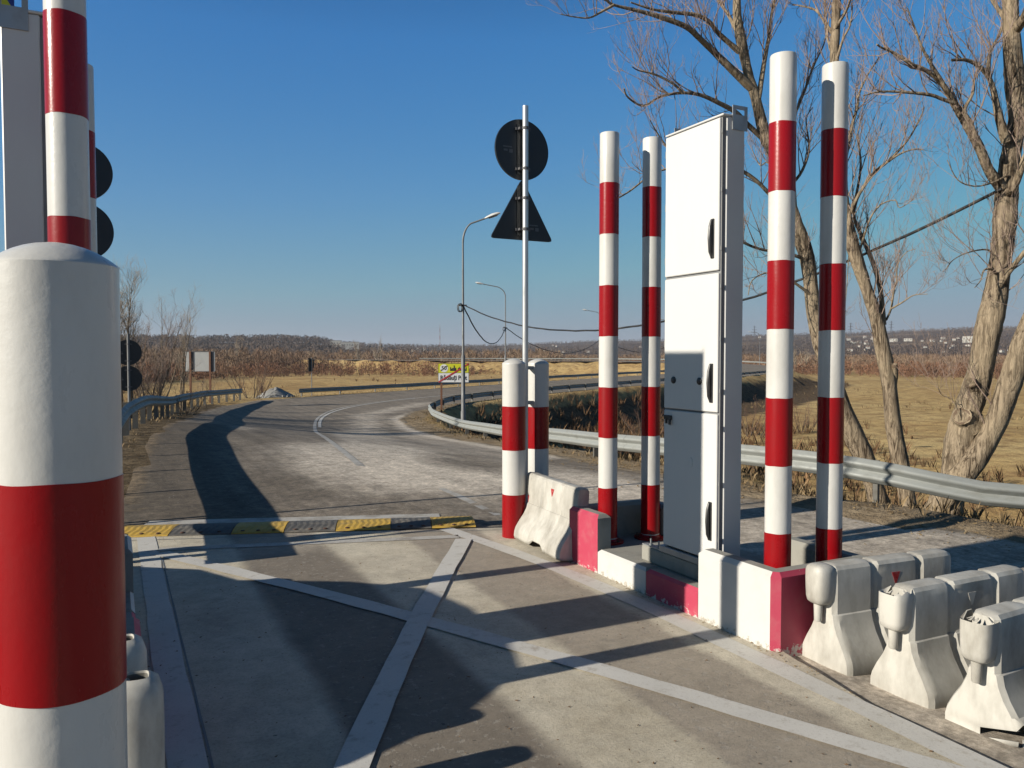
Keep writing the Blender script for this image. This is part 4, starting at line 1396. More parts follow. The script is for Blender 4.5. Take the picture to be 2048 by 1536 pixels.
# ------------------------------------------------------------------ guardrails
WPROF = [(0.0, 0.0), (0.012, 0.012), (0.055, 0.045), (0.072, 0.062), (0.075, 0.082), (0.062, 0.104), (0.012, 0.138), (0.0, 0.155), (0.012, 0.172), (0.062, 0.206), (0.075, 0.228), (0.072, 0.248), (0.055, 0.265), (0.012, 0.298), (0.0, 0.31)]
def guardrail(label, path, side, spacing, zrail, seg=3.0, post_h=0.55, k=24, matb='galv_rail', flare=0):
    """W-beam sections overlapped end to end on posts; side=+1 when the traffic is on the left of the path direction"""
    P = smooth_line(subdiv(path, k), 8)
    s = np.concatenate([[0], np.cumsum(np.hypot(*np.diff(P, axis=0).T))])
    def at(q):
        x = np.interp(q, s, P[:, 0]); yv = np.interp(q, s, P[:, 1])
        x2 = np.interp(min(q + 0.3, s[-1]), s, P[:, 0]); y2 = np.interp(min(q + 0.3, s[-1]), s, P[:, 1])
        x1 = np.interp(max(q - 0.3, 0), s, P[:, 0]); y1 = np.interp(max(q - 0.3, 0), s, P[:, 1])
        L = math.hypot(x2 - x1, y2 - y1)
        tx, ty = (x2 - x1) / L, (y2 - y1) / L
        return x, yv, tx, ty
    def base(x, yv):
        return float(road_z(np.array(x), np.array(yv))) - (0.30 * float(sst((x - 8.6) / 1.6)) if yv < 9 and x > 8 else 0.0)
    x0, y0, _, _ = at(0)
    z0 = base(x0, y0)
    root = thing('guardrail', label, 'guardrail', (x0, y0, z0), group='galvanised guardrails of the road')
    nsec = max(1, int(round(s[-1] / seg)))
    L = s[-1] / nsec
    for i in range(nsec):
        a, b = i * L, min((i + 1) * L + 0.16, s[-1])
        nst = max(2, int((b - a) / 0.5) + 1)
        m = MB()
        rings = []
        off = 0.004 if i % 2 else 0.0
        for j in range(nst):
            q = a + (b - a) * j / (nst - 1)
            x, yv, tx, ty = at(q)
            nx, ny = -ty * side, tx * side
            zb = base(x, yv) + zrail + (0 if not flare else 0) + 0.008 * math.sin(q * 0.9)
            fr = [(x + nx * (o + off) - x0, yv + ny * (o + off) - y0, zb + z - z0) for o, z in WPROF]
            bk = [(x + nx * (o + off - 0.004) - x0, yv + ny * (o + off - 0.004) - y0, zb + z - z0) for o, z in WPROF[::-1]]
            rings.append(fr + bk)
        m.loft(rings, 0, True)
        m.build('rail_beam', M[matb], root, True, 50)
    npost = int(s[-1] / spacing)
    for i in range(npost + 1):
        q = min(0.35 + i * spacing, s[-1] - 0.1)
        x, yv, tx, ty = at(q)
        nx, ny = -ty * side, tx * side
        zg = base(x, yv)
        an = math.atan2(ty, tx)
        m = MB()
        # C-shaped post: web and two flanges
        cx, cy = x - nx * 0.075 - x0, yv - ny * 0.075 - y0
        top = zrail + 0.30
        h = top + 0.6
        zc_ = zg + top - h / 2 - z0
        m.box((cx, cy, zc_), (0.008, 0.12, h), an)
        for e in (-1, 1):
            m.box((cx + nx * 0.056 * e + tx * 0.03, cy + ny * 0.056 * e + ty * 0.03, zc_), (0.052, 0.008, h), an)
        m.build('rail_post', M['galv_post'], root)
    return root
INNER = [(14.5, 3.4), (12.0, 4.9), (10.3, 6.0), (9.3, 6.95), (8.7, 8.2), (8.5, 10.2), (8.6, 13.5), (9.5, 19), (10.9, 24.8), (12.0, 30), (12.75, 33.5), (13.9, 37), (15.8, 40.6), (18.6, 44.9), (25, 50.4), (37, 58.6), (60, 72.7), (85, 89.6), (108, 105.5)]
guardrail('long guardrail curving round the inside of the bend, sunlit face in front', INNER, 1, 3.2, 0.17, 4.0)
guardrail('guardrail along the left verge, bowed, below the pale board', [(-0.34, 7.25), (-0.24, 9.2), (-0.15, 10.6), (-0.07, 12.5), (0.02, 15), (0.26, 19.2), (1.05, 26), (2.3, 35), (3.9, 42.2), (5.4, 47.4), (7.2, 52.6)], -1, 2.0, 0.42, 4.0)
guardrail('guardrail on the outside of the bend, dark side towards the camera', [(11.6, 56.8), (14.2, 58.6), (17, 60.4), (24.5, 65.2), (45, 80.3), (76, 100.8), (100, 115)], -1, 4.0, 0.22, 4.0)
guardrail('pale far guardrail along the raised road before the brown woods', [(123, 121), (134, 139.5), (137, 165), (127, 194.6), (103.5, 221), (84, 232)][::-1], -1, 8.0, 0.30, 12.0)

# ------------------------------------------------------------------ street lamps and cables
def lamp(label, base, head_dir, arm, H, r=0.085):
    root = thing('street_lamp', label, 'street lamp', base, group='street lamps following the road')
    m = MB()
    m.lathe([(r + 0.02, 0), (r + 0.02, 0.6), (r, 0.66), (r * 0.95, 2.9), (r * 0.62, 3.0), (r * 0.42, H - 0.9)], 14)
    m.build('pole', M['lamp_grey'], root, True, 40)
    dx, dy = head_dir
    pts = []
    for k in range(9):
        t = k / 8
        a = t * R(68)
        pts.append((dx * arm * 0.55 * (1 - math.cos(a)), dy * arm * 0.55 * (1 - math.cos(a)), H - 0.9 + 0.85 * math.sin(a)))
    pts.append((dx * arm, dy * arm, pts[-1][2] + 0.22))
    m = MB(); m.tube(pts, [r * 0.5] * 5 + [r * 0.42] * 5, 8); m.build('arm', M['lamp_grey'], root, True, 60)
    e = Vector(pts[-1]); d = (Vector(pts[-1]) - Vector(pts[-2])).normalized()
    side = Vector((-dy, dx, 0)); up = side.cross(d) * -1
    if up.z < 0: up = -up
    m = MB(); rings = []
    for t, w, h in ((-0.05, 0.05, 0.04), (0.06, 0.09, 0.07), (0.28, 0.14, 0.10), (0.5, 0.13, 0.085), (0.62, 0.06, 0.035)):
        c = e + d * t
        rings.append([tuple(c + side * w * math.cos(a) + up * h * math.sin(a) * (1.0 if math.sin(a) > 0 else 0.45)) for a in [2 * math.pi * k / 12 for k in range(12)]])
    m.loft(rings); hd_ = m.build('lamp_head', M['lamp_head'], root, True, 50)
    m = MB(); rings = []
    for t, w in ((0.12, 0.07), (0.3, 0.10), (0.48, 0.07)):
        c = e + d * t - up * 0.035
        rings.append([tuple(c + side * w * math.cos(a) + up * 0.035 * math.sin(a)) for a in [2 * math.pi * k / 10 for k in range(10)]])
    m.loft(rings); m.build('lens', M['lamp_glass'], hd_, True, 50)
    return root
LAMPS = [((12.93, 30.45, -1.15), (0.897, -0.44), 0.95, 8.45, 'nearest street lamp rising behind the town sign, head to the right'),
         ((27.65, 56.61, -1.2), (-0.9, 0.44), 1.75, 8.45, 'second street lamp, head to the left above the sagging cable'),
         ((54.6, 84.5, -1.2), (-0.9, 0.44), 1.75, 8.45, 'third street lamp, head just left of the striped poles'),
         ((79.0, 101.4, -1.2), (-0.9, 0.44), 1.75, 8.45, 'fourth street lamp, head peeping left of the white cabinet'),
         ((141.0, 147.6, -1.3), (-0.9, 0.44), 2.2, 8.6, 'fifth tiny street lamp between the cabinet and the striped pole'),
         ((139.5, 178, -0.6), (-0.9, 0.44), 2.0, 8.2, 'farthest street lamp standing right of the near striped pole')]
LR = []
for b, d, a, H, lab in LAMPS:
    LR.append(lamp(lab, b, d, a, H))
def cable(label, a, b, sag, r, n=28, low=None):
    a, b = Vector(a), Vector(b)
    pts = []
    rnd = random.Random(int(a.x * 10))
    for i in range(n + 1):
        t = i / n
        p = a.lerp(b, t)
        p.z -= sag * 4 * t * (1 - t)
        p.x += rnd.uniform(-1, 1) * r * 0.4; p.z += rnd.uniform(-1, 1) * r * 0.5
        pts.append(tuple(p))
    m = MB(); m.tube(pts, r, 6)
    o = m.build('overhead_cable', M['cable'], None, True, 80, None, label, 'cable', 'black cables slung between the lamps')
    return o
cable('thick black cable from the nearest lamp sagging across to the right tree', (12.93, 30.42, 3.86), (13.0, 8.2, 4.5), 1.62, 0.026, 40)
cable('short cable hanging deep between the first and second lamps', (12.93, 30.45, 3.84), (27.65, 56.61, 3.96), 1.42, 0.03)
cable('thin cable sagging from the second lamp to the third', (27.65, 56.61, 3.96), (54.6, 84.5, 3.9), 1.95, 0.035)
cable('thin far cable beyond the striped poles from the third lamp', (54.6, 84.5, 3.9), (79.0, 101.4, 3.9), 1.7, 0.04)
for k, (b, lamp_) in enumerate(zip([l[0] for l in LAMPS[:2]], LR[:2])):
    m = MB()
    rnd = random.Random(k)
    z = 3.84 - b[2] + (0.1 if k else 0)
    for q in range(3):
        ang = rnd.uniform(0, 6)
        loop = [(-0.13 + 0.10 * math.cos(t) , 0.05 * math.sin(ang) + 0.03 * q - 0.03, z - 0.10 + 0.17 * math.sin(t)) for t in [2 * math.pi * i / 12 for i in range(13)]]
        m.tube(loop, 0.016, 5)
    m.box((0, 0, z), (0.24, 0.24, 0.05))
    m.build('cable_clamp', M['cable'], lamp_)

TREE_A = [
  (0.215, 0.065, [(13.35, 10.78, -0.89), (13.16, 10.84, -0.33), (12.95, 10.93, 0.14), (12.69, 11.04, 0.79), (12.44, 11.13, 1.51), (12.27, 11.19, 1.99), (12.12, 11.25, 2.62), (12, 11.29, 3.52), (11.85, 11.33, 4), (11.7, 11.38, 4.41), (11.48, 11.47, 5.14), (11.29, 11.54, 5.7), (11.15, 11.59, 5.95), (10.96, 11.66, 6.67), (10.82, 11.71, 7.12), (10.69, 11.75, 7.67), (10.6, 11.77, 8.1), (10.57, 11.76, 8.45), (10.54, 11.75, 8.99), (10.47, 11.77, 9.62)]),
  (0.085, 0.018, [(10.86, 11.68, 6.85), (10.44, 11.71, 7.11), (9.99, 11.74, 7.4), (9.67, 11.72, 7.56), (9.34, 11.69, 7.7), (8.88, 11.74, 7.79), (8.41, 11.79, 7.84), (7.89, 11.86, 7.88), (7.68, 11.78, 7.89), (7.42, 11.72, 7.89)]),
  (0.025, 0.008, [(7.76, 11.66, 7.78), (7.54, 11.69, 7.64), (7.3, 11.72, 7.5), (7.03, 11.78, 7.49), (6.79, 11.81, 7.5)]),
  (0.06, 0.015, [(10.66, 11.78, 7.51), (10.23, 11.85, 7.79), (9.99, 11.83, 7.95), (9.69, 11.83, 8.03), (9.29, 11.89, 8.02), (8.97, 11.91, 8), (8.67, 11.91, 7.99), (8.31, 11.95, 8.04)]),
  (0.06, 0.012, [(11.2, 11.62, 5.86), (10.77, 11.65, 6.13), (10.44, 11.63, 6.32), (10.06, 11.63, 6.43), (9.63, 11.66, 6.53), (9.2, 11.69, 6.51), (8.79, 11.71, 6.39), (8.42, 11.71, 6.18), (8.08, 11.69, 6.27), (7.92, 11.58, 6.37)]),
  (0.03, 0.008, [(9.14, 11.53, 6.45), (8.9, 11.51, 6.58), (8.53, 11.56, 6.7), (8.22, 11.58, 6.72), (8.04, 11.52, 6.74)]),
  (0.055, 0.015, [(10.99, 11.61, 6.63), (11.07, 11.63, 6.96), (11.15, 11.65, 7.3), (11.26, 11.65, 7.81), (11.34, 11.66, 8.29), (11.42, 11.68, 8.58), (11.51, 11.69, 9.17)]),
  (0.04, 0.012, [(10.6, 11.81, 7.92), (10.63, 12.06, 8.3), (10.61, 12.33, 8.68), (10.58, 12.6, 9.17)]),
  (0.05, 0.012, [(11.71, 11.37, 4.38), (11.18, 11.41, 4.77), (10.64, 11.46, 5.14), (9.93, 11.59, 5.37), (9.31, 11.67, 5.23), (8.71, 11.75, 5.05), (8.21, 11.77, 4.7), (7.91, 11.7, 4.53)]),
  (0.03, 0.008, [(9.31, 11.67, 5.23), (8.91, 11.72, 5.56), (8.68, 11.69, 5.77), (8.5, 11.63, 5.92)]),
  (0.04, 0.01, [(11.93, 11.26, 3.62), (11.41, 11.32, 3.74), (10.94, 11.35, 3.76), (10.54, 11.35, 3.83), (10.03, 11.4, 3.99), (9.5, 11.47, 3.89)]),
  (0.05, 0.012, [(11.73, 11.36, 4.28), (11.79, 11.51, 5.36), (11.9, 11.63, 6.27), (12.13, 11.68, 6.75), (12.33, 11.76, 7.02), (12.62, 11.8, 7.58), (12.91, 11.82, 8.06), (13.1, 11.91, 8.5)]),
  (0.035, 0.01, [(11.54, 11.46, 4.97), (11.94, 11.48, 5.28), (12.25, 11.55, 5.81), (12.34, 11.72, 6.44), (12.61, 11.81, 6.75)]),
  (0.03, 0.008, [(12.01, 11.22, 2.95), (11.49, 11.26, 3.22), (11, 11.27, 3.34), (10.57, 11.27, 3.18), (10.36, 11.15, 2.89)]),
  (0.03, 0.008, [(11.8, 11.32, 4.09), (11.78, 11.56, 4.61), (11.57, 11.89, 5.52), (11.54, 12.13, 5.56), (11.54, 12.35, 5.91)]),
]
TREE_B = [
  (0.175, 0.065, [(13.52, 10.24, -0.83), (13.42, 10.28, -0.34), (13.26, 10.34, 0.45), (13.15, 10.38, 1.35), (13.04, 10.43, 1.89), (12.91, 10.48, 2.49), (12.7, 10.57, 3.13), (12.52, 10.64, 3.66), (12.34, 10.72, 4.36), (12.27, 10.74, 4.88), (12.2, 10.76, 5.62), (12.13, 10.78, 6.45), (12.07, 10.8, 7.18), (12.07, 10.79, 7.77), (12.07, 10.77, 8.35), (12.08, 10.75, 8.89), (12.04, 10.76, 9.43)]),
  (0.05, 0.012, [(12.3, 10.74, 4.7), (12.42, 10.85, 5.29), (12.65, 10.9, 6.08), (12.87, 10.96, 6.54), (13.03, 11.05, 6.87), (13.31, 11.07, 7.31), (13.62, 11.09, 7.66)]),
  (0.05, 0.01, [(12.48, 10.65, 3.72), (12.28, 10.58, 4.4), (12.5, 10.31, 5.08), (12.64, 10.07, 5.31), (12.82, 9.81, 5.65), (12.89, 9.61, 6.02), (12.8, 9.48, 6.14)]),
  (0.025, 0.008, [(12.51, 9.96, 5.27), (12.64, 9.82, 5.39), (12.82, 9.66, 5.46), (12.89, 9.55, 5.43)]),
  (0.055, 0.03, [(13.09, 10.46, 2.37), (13.05, 10.52, 3.07), (12.95, 10.62, 3.58), (12.74, 10.77, 4.19), (12.69, 10.84, 4.47), (12.75, 10.85, 4.81)]),
  (0.03, 0.008, [(12.67, 10.78, 4.79), (12.88, 10.86, 5.44), (12.96, 11.01, 6.05), (13.17, 11.09, 6.48)]),
  (0.022, 0.007, [(13.13, 10.44, 2.46), (13.12, 10.33, 2.67), (13.08, 10.24, 3.01), (13.03, 10.15, 3.19), (12.96, 10.08, 3.46), (13, 9.94, 3.67), (13.06, 9.8, 3.72)]),
  (0.018, 0.006, [(12.95, 10.19, 2.66), (13.02, 10.01, 2.77), (13.09, 9.83, 2.89), (13.19, 9.62, 2.9)]),
  (0.06, 0.05, [(13.27, 10.37, 1.23), (13.21, 10.29, 1.42), (13.11, 10.22, 1.63)]),
  (0.04, 0.01, [(12.04, 10.76, 7.66), (12.03, 10.99, 8), (12.03, 11.21, 8.32), (11.98, 11.46, 8.48), (11.93, 11.71, 8.61)]),
  (0.035, 0.01, [(12.02, 10.77, 7.8), (11.98, 10.49, 8), (11.83, 10.26, 8.11), (11.66, 10.05, 8.34)]),
  (0.03, 0.008, [(12.03, 10.76, 7.16), (12.05, 10.89, 7.53), (12.08, 11.02, 7.9), (12.14, 11.13, 8.51), (12.16, 11.25, 8.94)]),
  (0.03, 0.008, [(12.06, 10.75, 7.21), (12.05, 10.6, 7.56), (12.06, 10.45, 7.78), (11.99, 10.34, 8.08)]),
  (0.022, 0.007, [(12.58, 10.6, 3.77), (12.64, 10.44, 4.31), (12.7, 10.27, 4.56), (12.84, 10.07, 4.63), (12.82, 9.94, 4.47), (12.96, 9.74, 4.63)]),
  (0.016, 0.006, [(12.81, 10.6, 2.84), (12.69, 10.66, 3.22), (12.5, 10.75, 3.78), (12.46, 10.77, 3.22), (12.43, 10.79, 2.65)]),
]
TREE_C = [
  (0.265, 0.115, [(12.76, 8.84, -0.76), (12.83, 8.78, -0.21), (12.85, 8.74, 0.14), (12.87, 8.71, 0.47), (12.95, 8.65, 0.89), (13.06, 8.57, 1.4), (13.12, 8.51, 1.88), (13.17, 8.46, 2.35), (13.23, 8.41, 2.79), (13.27, 8.37, 3.29), (13.3, 8.33, 3.92), (13.31, 8.3, 4.55), (13.31, 8.28, 4.91), (13.35, 8.23, 5.4), (13.38, 8.19, 5.71), (13.32, 8.2, 6.13), (13.26, 8.21, 6.54), (13.2, 8.22, 7.05), (13.15, 8.22, 7.57), (13.1, 8.22, 8.12)]),
  (0.225, 0.13, [(12.69, 8.65, -0.3), (12.77, 8.5, -0.08), (12.91, 8.34, 0.31), (13, 8.19, 0.72), (13.04, 8.07, 1.16), (13.06, 7.97, 1.54), (13.09, 7.85, 2.02), (13.21, 7.69, 2.68), (13.26, 7.57, 3.46), (13.22, 7.49, 4.22)]),
  (0.24, 0.14, [(12.92, 8.64, 0.66), (12.78, 8.61, 0.73), (12.65, 8.56, 0.78)]),
  (0.17, 0.09, [(13.06, 8.57, 1.11), (12.91, 8.55, 1.25), (12.78, 8.51, 1.34)]),
  (0.1, 0.012, [(13.15, 8.3, 4.55), (12.88, 8.35, 4.84), (12.66, 8.37, 5.18), (12.38, 8.41, 5.53), (12.13, 8.45, 5.82), (11.92, 8.46, 6.04), (11.68, 8.49, 6.21), (11.42, 8.53, 6.31), (11.22, 8.54, 6.33), (10.91, 8.6, 6.47), (10.67, 8.63, 6.52), (10.52, 8.61, 6.54)]),
  (0.035, 0.01, [(11.97, 8.33, 5.77), (11.75, 8.38, 5.82), (11.51, 8.43, 5.87), (11.11, 8.56, 5.89), (10.71, 8.69, 5.88), (10.43, 8.77, 5.8)]),
  (0.05, 0.012, [(12.37, 8.25, 5.28), (12.27, 8.27, 5.5), (12.16, 8.3, 5.68), (12.25, 8.22, 5.94), (12.25, 8.2, 6.17)]),
  (0.035, 0.009, [(11.75, 8.33, 5.97), (11.56, 8.34, 6.16), (11.38, 8.34, 6.32), (11.17, 8.35, 6.56), (10.99, 8.35, 6.85), (10.84, 8.34, 7.05)]),
  (0.08, 0.02, [(13.11, 8.21, 5.28), (12.93, 8.23, 5.66), (12.78, 8.23, 6.06), (12.62, 8.24, 6.3), (12.39, 8.28, 6.44), (12.17, 8.31, 6.48), (11.92, 8.36, 6.45)]),
  (0.04, 0.012, [(12.63, 8.23, 6.29), (12.74, 8.28, 6.65), (12.92, 8.31, 6.88), (13.09, 8.34, 7.05), (13.24, 8.37, 7.32)]),
  (0.06, 0.02, [(13.16, 8.19, 7.08), (13.17, 8.33, 7.34), (13.14, 8.49, 7.63), (13.18, 8.63, 7.9)]),
  (0.09, 0.05, [(13.21, 8.16, 7.08), (13.09, 8, 7.12), (12.97, 7.83, 7.23), (12.83, 7.68, 7.45)]),
  (0.07, 0.04, [(13.16, 8.19, 4.46), (13.11, 8.06, 4.54), (13.11, 7.92, 4.9), (13.09, 7.78, 5.2)]),
  (0.05, 0.03, [(13.12, 8.32, 2.88), (13.18, 8.14, 3.19), (13.24, 7.96, 3.46), (13.26, 7.8, 3.64)]),
  (0.022, 0.007, [(13.1, 8.33, 3.14), (12.95, 8.3, 3.21), (12.73, 8.29, 3.18), (12.59, 8.25, 3.01), (12.41, 8.23, 2.88)]),
  (0.018, 0.006, [(13.13, 8.32, 3.37), (12.9, 8.35, 3.53), (12.53, 8.45, 3.47), (12.25, 8.5, 3.34), (12.07, 8.51, 3.17)]),
  (0.02, 0.006, [(13.15, 8.19, 4.74), (12.88, 8.27, 4.61), (12.57, 8.37, 4.54), (12.27, 8.46, 4.63), (12.07, 8.51, 4.94)]),
  (0.012, 0.005, [(12.63, 8.56, 0.72), (12.5, 8.63, 1.05), (12.35, 8.71, 1.13), (12.27, 8.74, 1.26)]),
]

# ------------------------------------------------------------------ bare trees with traced limbs
def rnd_dir(rnd, up=0.3):
    v = Vector((rnd.gauss(0, 1), rnd.gauss(0, 1), rnd.gauss(0, 1) + up))
    return v.normalized()
def twig_path(p, d, L, rnd, n=3, curl=0.35, up=0.12):
    pts = [tuple(p)]
    q = Vector(p); d = Vector(d)
    for i in range(n):
        d = (d + rnd_dir(rnd) * curl + Vector((0, 0, up))).normalized()
        q = q + d * (L / n)
        pts.append(tuple(q))
    return pts
def spray(mb, p, d, L, r, rnd, depth, counts):
    """a side branch with its own twigs"""
    n = 4 if depth else 3
    path = twig_path(p, d, L, rnd, n, 0.28 if depth else 0.36)
    mb.tube(path, [max(0.0018, r * (1 - 0.75 * i / n)) for i in range(n + 1)], 4 if depth else 3, caps=False)
    if depth == 0:
        return
    for _ in range(counts[depth - 1]):
        t = rnd.uniform(0.15, 1.0)
        i = min(n - 1, int(t * n)); f = t * n - i
        a, b = Vector(path[i]), Vector(path[i + 1])
        q = a.lerp(b, f); ax = (b - a).normalized()
        nd = (ax * rnd.uniform(0.5, 1.1) + rnd_dir(rnd) * 0.75 + Vector((0, 0, 0.22))).normalized()
        spray(mb, q, nd, L * rnd.uniform(0.32, 0.62), r * 0.45, rnd, depth - 1, counts)

def catmull(pts, k=4):
    P = [Vector(p) for p in pts]
    out = []
    for i in range(len(P) - 1):
        a, b = P[max(i - 1, 0)], P[i]
        c, d = P[i + 1], P[min(i + 2, len(P) - 1)]
        for j in range(k):
            t = j / k
            out.append(0.5 * ((2 * b) + (c - a) * t + (2 * a - 5 * b + 4 * c - d) * t * t + (3 * b - a - 3 * c + d) * t ** 3))
    out.append(P[-1])
    return out

def big_tree(label, limbs, seed, ntrunks, density=1.0, stubs=(), nring=14):
    rnd = random.Random(seed)
    b0 = Vector(limbs[0][2][0])
    gz = land1(b0.x, b0.y)
    root = thing('bare_willow', label, 'tree', (b0.x, b0.y, gz - 0.1), group='bare trees behind the right guardrail')
    off = Vector((b0.x, b0.y, gz - 0.1))
    tw = MB()
    for k, (r0, r1, pts) in enumerate(limbs):
        pts = [Vector(p) - off for p in pts]
        if k < ntrunks:
            d = (pts[0] - pts[1]).normalized()
            # carry the trunk down into the ground with a root flare
            ext = []
            q = pts[0]
            while q.z > -0.1:
                q = q + Vector((d.x * 0.25, d.y * 0.25, -0.28))
                ext.insert(0, q)
            pts = ext + pts
        c = catmull(pts, 4)
        L = [0.0]
        for a, b in zip(c[:-1], c[1:]):
            L.append(L[-1] + (b - a).length)
        rad = []
        for i, s in enumerate(L):
            t = s / L[-1]
            r = r0 + (r1 - r0) * t ** 0.85
            if k < ntrunks:
                r *= 1 + 0.18 * math.exp(-s / 0.5)
            r *= 1 + 0.07 * math.sin(s * 3.1 + k) + rnd.uniform(-0.04, 0.04)
            rad.append(r)
        thick = r0 > 0.1
        m = MB()
        m.tube(c, rad, nring if thick else 7)
        if thick:
            # uneven, ridged surface
            nr = nring
            for i in range(len(m.v)):
                ring = i // nr; a = i % nr
                if ring < len(c):
                    f = 1 + 0.05 * math.sin(a * 2.7 + ring * 0.35 + k) + rnd.uniform(-0.022, 0.022)
                    v = Vector(m.v[i]); m.v[i] = tuple(c[ring] + (v - c[ring]) * f)
        m.build('trunk' if k < ntrunks else ('stub' if k in stubs else 'limb'), M['bark'], root, True, 80)
        if k in stubs:
            e = c[-1]; dd = (c[-1] - c[-3]).normalized()
            m = MB(); u = dd.orthogonal().normalized(); w = dd.cross(u)
            ring = lambda rr, h: [tuple(e + dd * h + (u * math.cos(a) + w * math.sin(a)) * rr) for a in [2 * math.pi * i / 12 for i in range(12)]]
            jit = [1 + rnd.uniform(-0.13, 0.13) for _ in range(12)]
            rg_ = lambda rr, h: [tuple(e + dd * (h + rnd.uniform(-0.008, 0.008)) + (u * math.cos(a) + w * math.sin(a)) * rr * jit[i]) for i, a in enumerate([2 * math.pi * i / 12 for i in range(12)])]
            m.loft([rg_(r1 * 0.98, -0.06), rg_(r1 * 1.0, -0.005), rg_(r1 * 0.9, 0.006), rg_(r1 * 0.5, -0.012), rg_(r1 * 0.15, -0.02)])
            m.build('cut_face', M['cutwood'], root, True, 50)
            continue
        # side branches all along, denser towards the thin end
        n = int((7 + L[-1] * 3.1) * density) if k >= ntrunks else int(L[-1] * 1.7 * density)
        for _ in range(n):
            t = rnd.uniform(0.12, 1.0) ** 0.8 if k >= ntrunks else rnd.uniform(0.35, 1.0)
            s = t * L[-1]
            i = max(0, min(len(c) - 2, next((j for j in range(len(L) - 1) if L[j + 1] >= s), len(c) - 2)))
            q = c[i].lerp(c[i + 1], (s - L[i]) / max(1e-6, L[i + 1] - L[i]))
            ax = (c[i + 1] - c[i]).normalized()
            nd = (ax * 0.75 + rnd_dir(rnd, 0.5) * 0.8 + Vector((0, 0, 0.30))).normalized()
            Ls = rnd.uniform(0.5, 1.35) * (1.15 - 0.45 * t)
            rs = min(0.011, rad[i] * 0.45)
            spray(tw, q, nd, Ls, rs, rnd, 2, (4, 4))
    tw.build('twigs', M['twig'], root, kind='stuff')
    return root
big_tree('bare tree with two thin trunks bent to the left, branches above the white cabinet', TREE_A, 3, 1, 1.0)
big_tree('slender bare tree rising behind the rightmost striped pole', TREE_B, 4, 1, 0.95, stubs=(8,))
big_tree('massive forked bare tree at the right edge with sawn limb scars', TREE_C, 5, 2, 1.0, stubs=(2, 3), nring=20)

def wild_tree(name, label, cat, base, h, spread, seed, stems=3, mats=('bark_dark', 'twig'), group=None, n1=26, counts=(4, 5), r=0.07, low=0.25, thin=1.0):
    rnd = random.Random(seed)
    root = thing(name, label, cat, base, group=group)
    tr, tw = MB(), MB()
    for sidx in range(stems):
        a = rnd.uniform(0, 6.28)
        lean = rnd.uniform(0.05, spread / h)
        pts = [Vector((math.cos(a) * 0.08 * sidx, math.sin(a) * 0.08 * sidx, -0.15))]
        d = Vector((math.cos(a) * lean, math.sin(a) * lean, 1)).normalized()
        hh = h * rnd.uniform(0.72, 1.0) * (1 if sidx else 1.02)
        n = 9
        for i in range(n):
            d = (d + rnd_dir(rnd, 0.4) * 0.10).normalized()
            pts.append(pts[-1] + d * hh / n)
        c = catmull(pts, 2)
        rr = r * rnd.uniform(0.7, 1.0)
        rad = [max(0.004, rr * (1 - 0.93 * i / (len(c) - 1))) for i in range(len(c))]
        tr.tube(c, rad, 7)
        for _ in range(n1):
            t = rnd.uniform(low, 0.99)
            i = int(t * (len(c) - 1)); q = c[i].lerp(c[i + 1], rnd.random())
            ax = (c[i + 1] - c[i]).normalized()
            nd = (ax * 0.8 + rnd_dir(rnd, 0.3) * 0.85 + Vector((0, 0, 0.3))).normalized()
            spray(tw, q, nd, hh * rnd.uniform(0.12, 0.30) * (1.25 - 0.6 * t), max(0.006, rad[i] * 0.5) * thin, rnd, 2 if len(counts) > 1 else 1, counts)
    tr.build('trunk', M[mats[0]], root, True, 70)
    tw.build('twigs', M[mats[1]], root, kind='stuff')
    return root
G1 = 'bare trees on the left verge'
def onland(x, y, dz=0.0): return (x, y, land1(x, y) + dz)
wild_tree('bare_tree', 'tallest bare tree on the left, directly right of the black sign discs', 'tree', onland(0.2, 27.8), 4.75, 1.25, 11, 5, ('bark_dark', 'twig_light'), G1, 40, (5, 5), 0.07)
wild_tree('bare_tree', 'bare tree cut by the edge of the big bollard, above the sign discs', 'tree', onland(-1.9, 31.5), 5.6, 1.9, 12, 5, ('bark_dark', 'twig'), G1, 26, (4, 5), 0.08)
wild_tree('bare_tree', 'thin leaning bare sapling between the tall left tree and the pale board', 'tree', onland(2.6, 37.5), 5.4, 3.2, 13, 3, ('bark_dark', 'twig_light'), G1, 14, (3, 4), 0.05)
wild_tree('bare_tree', 'bare tree hidden behind the big bollard at the left', 'tree', onland(-5.4, 33.5), 7.5, 2.4, 14, 3, ('bark_dark', 'twig'), G1, 22, (4, 4), 0.09)
wild_tree('bare_tree', 'bushy bare tree low behind the left sign discs, branching from the ground', 'tree', onland(-0.6, 29.5), 4.2, 2.2, 15, 6, ('bark_dark', 'twig'), G1, 18, (4, 5), 0.05, 0.08)
wild_tree('bare_tree', 'spreading bare tree behind the tall left tree, half its height', 'tree', onland(1.2, 35.0), 4.6, 3.0, 16, 6, ('bark_dark', 'twig'), G1, 18, (4, 5), 0.05, 0.08)
wild_tree('bare_tree', 'thin bare tree leaning right above the pale board', 'tree', onland(1.9, 41.0), 5.6, 3.6, 17, 3, ('bark_dark', 'twig_light'), G1, 12, (3, 4), 0.05, 0.2)
for i, (x, y, h) in enumerate(((-15.0, 34.2, 11.5), (-13.5, 36.6, 12.5))):
    wild_tree('bare_tree', ['thick bare tree far left of the road, outside the picture', 'second thick bare tree far left of the road, outside the picture'][i], 'tree', onland(x, y), h, 2.0, 91 + i, 2, ('bark_dark', 'twig'), G1, 40, (5, 5), 0.24, 0.2)
G2 = 'leafless shrubs along the road'
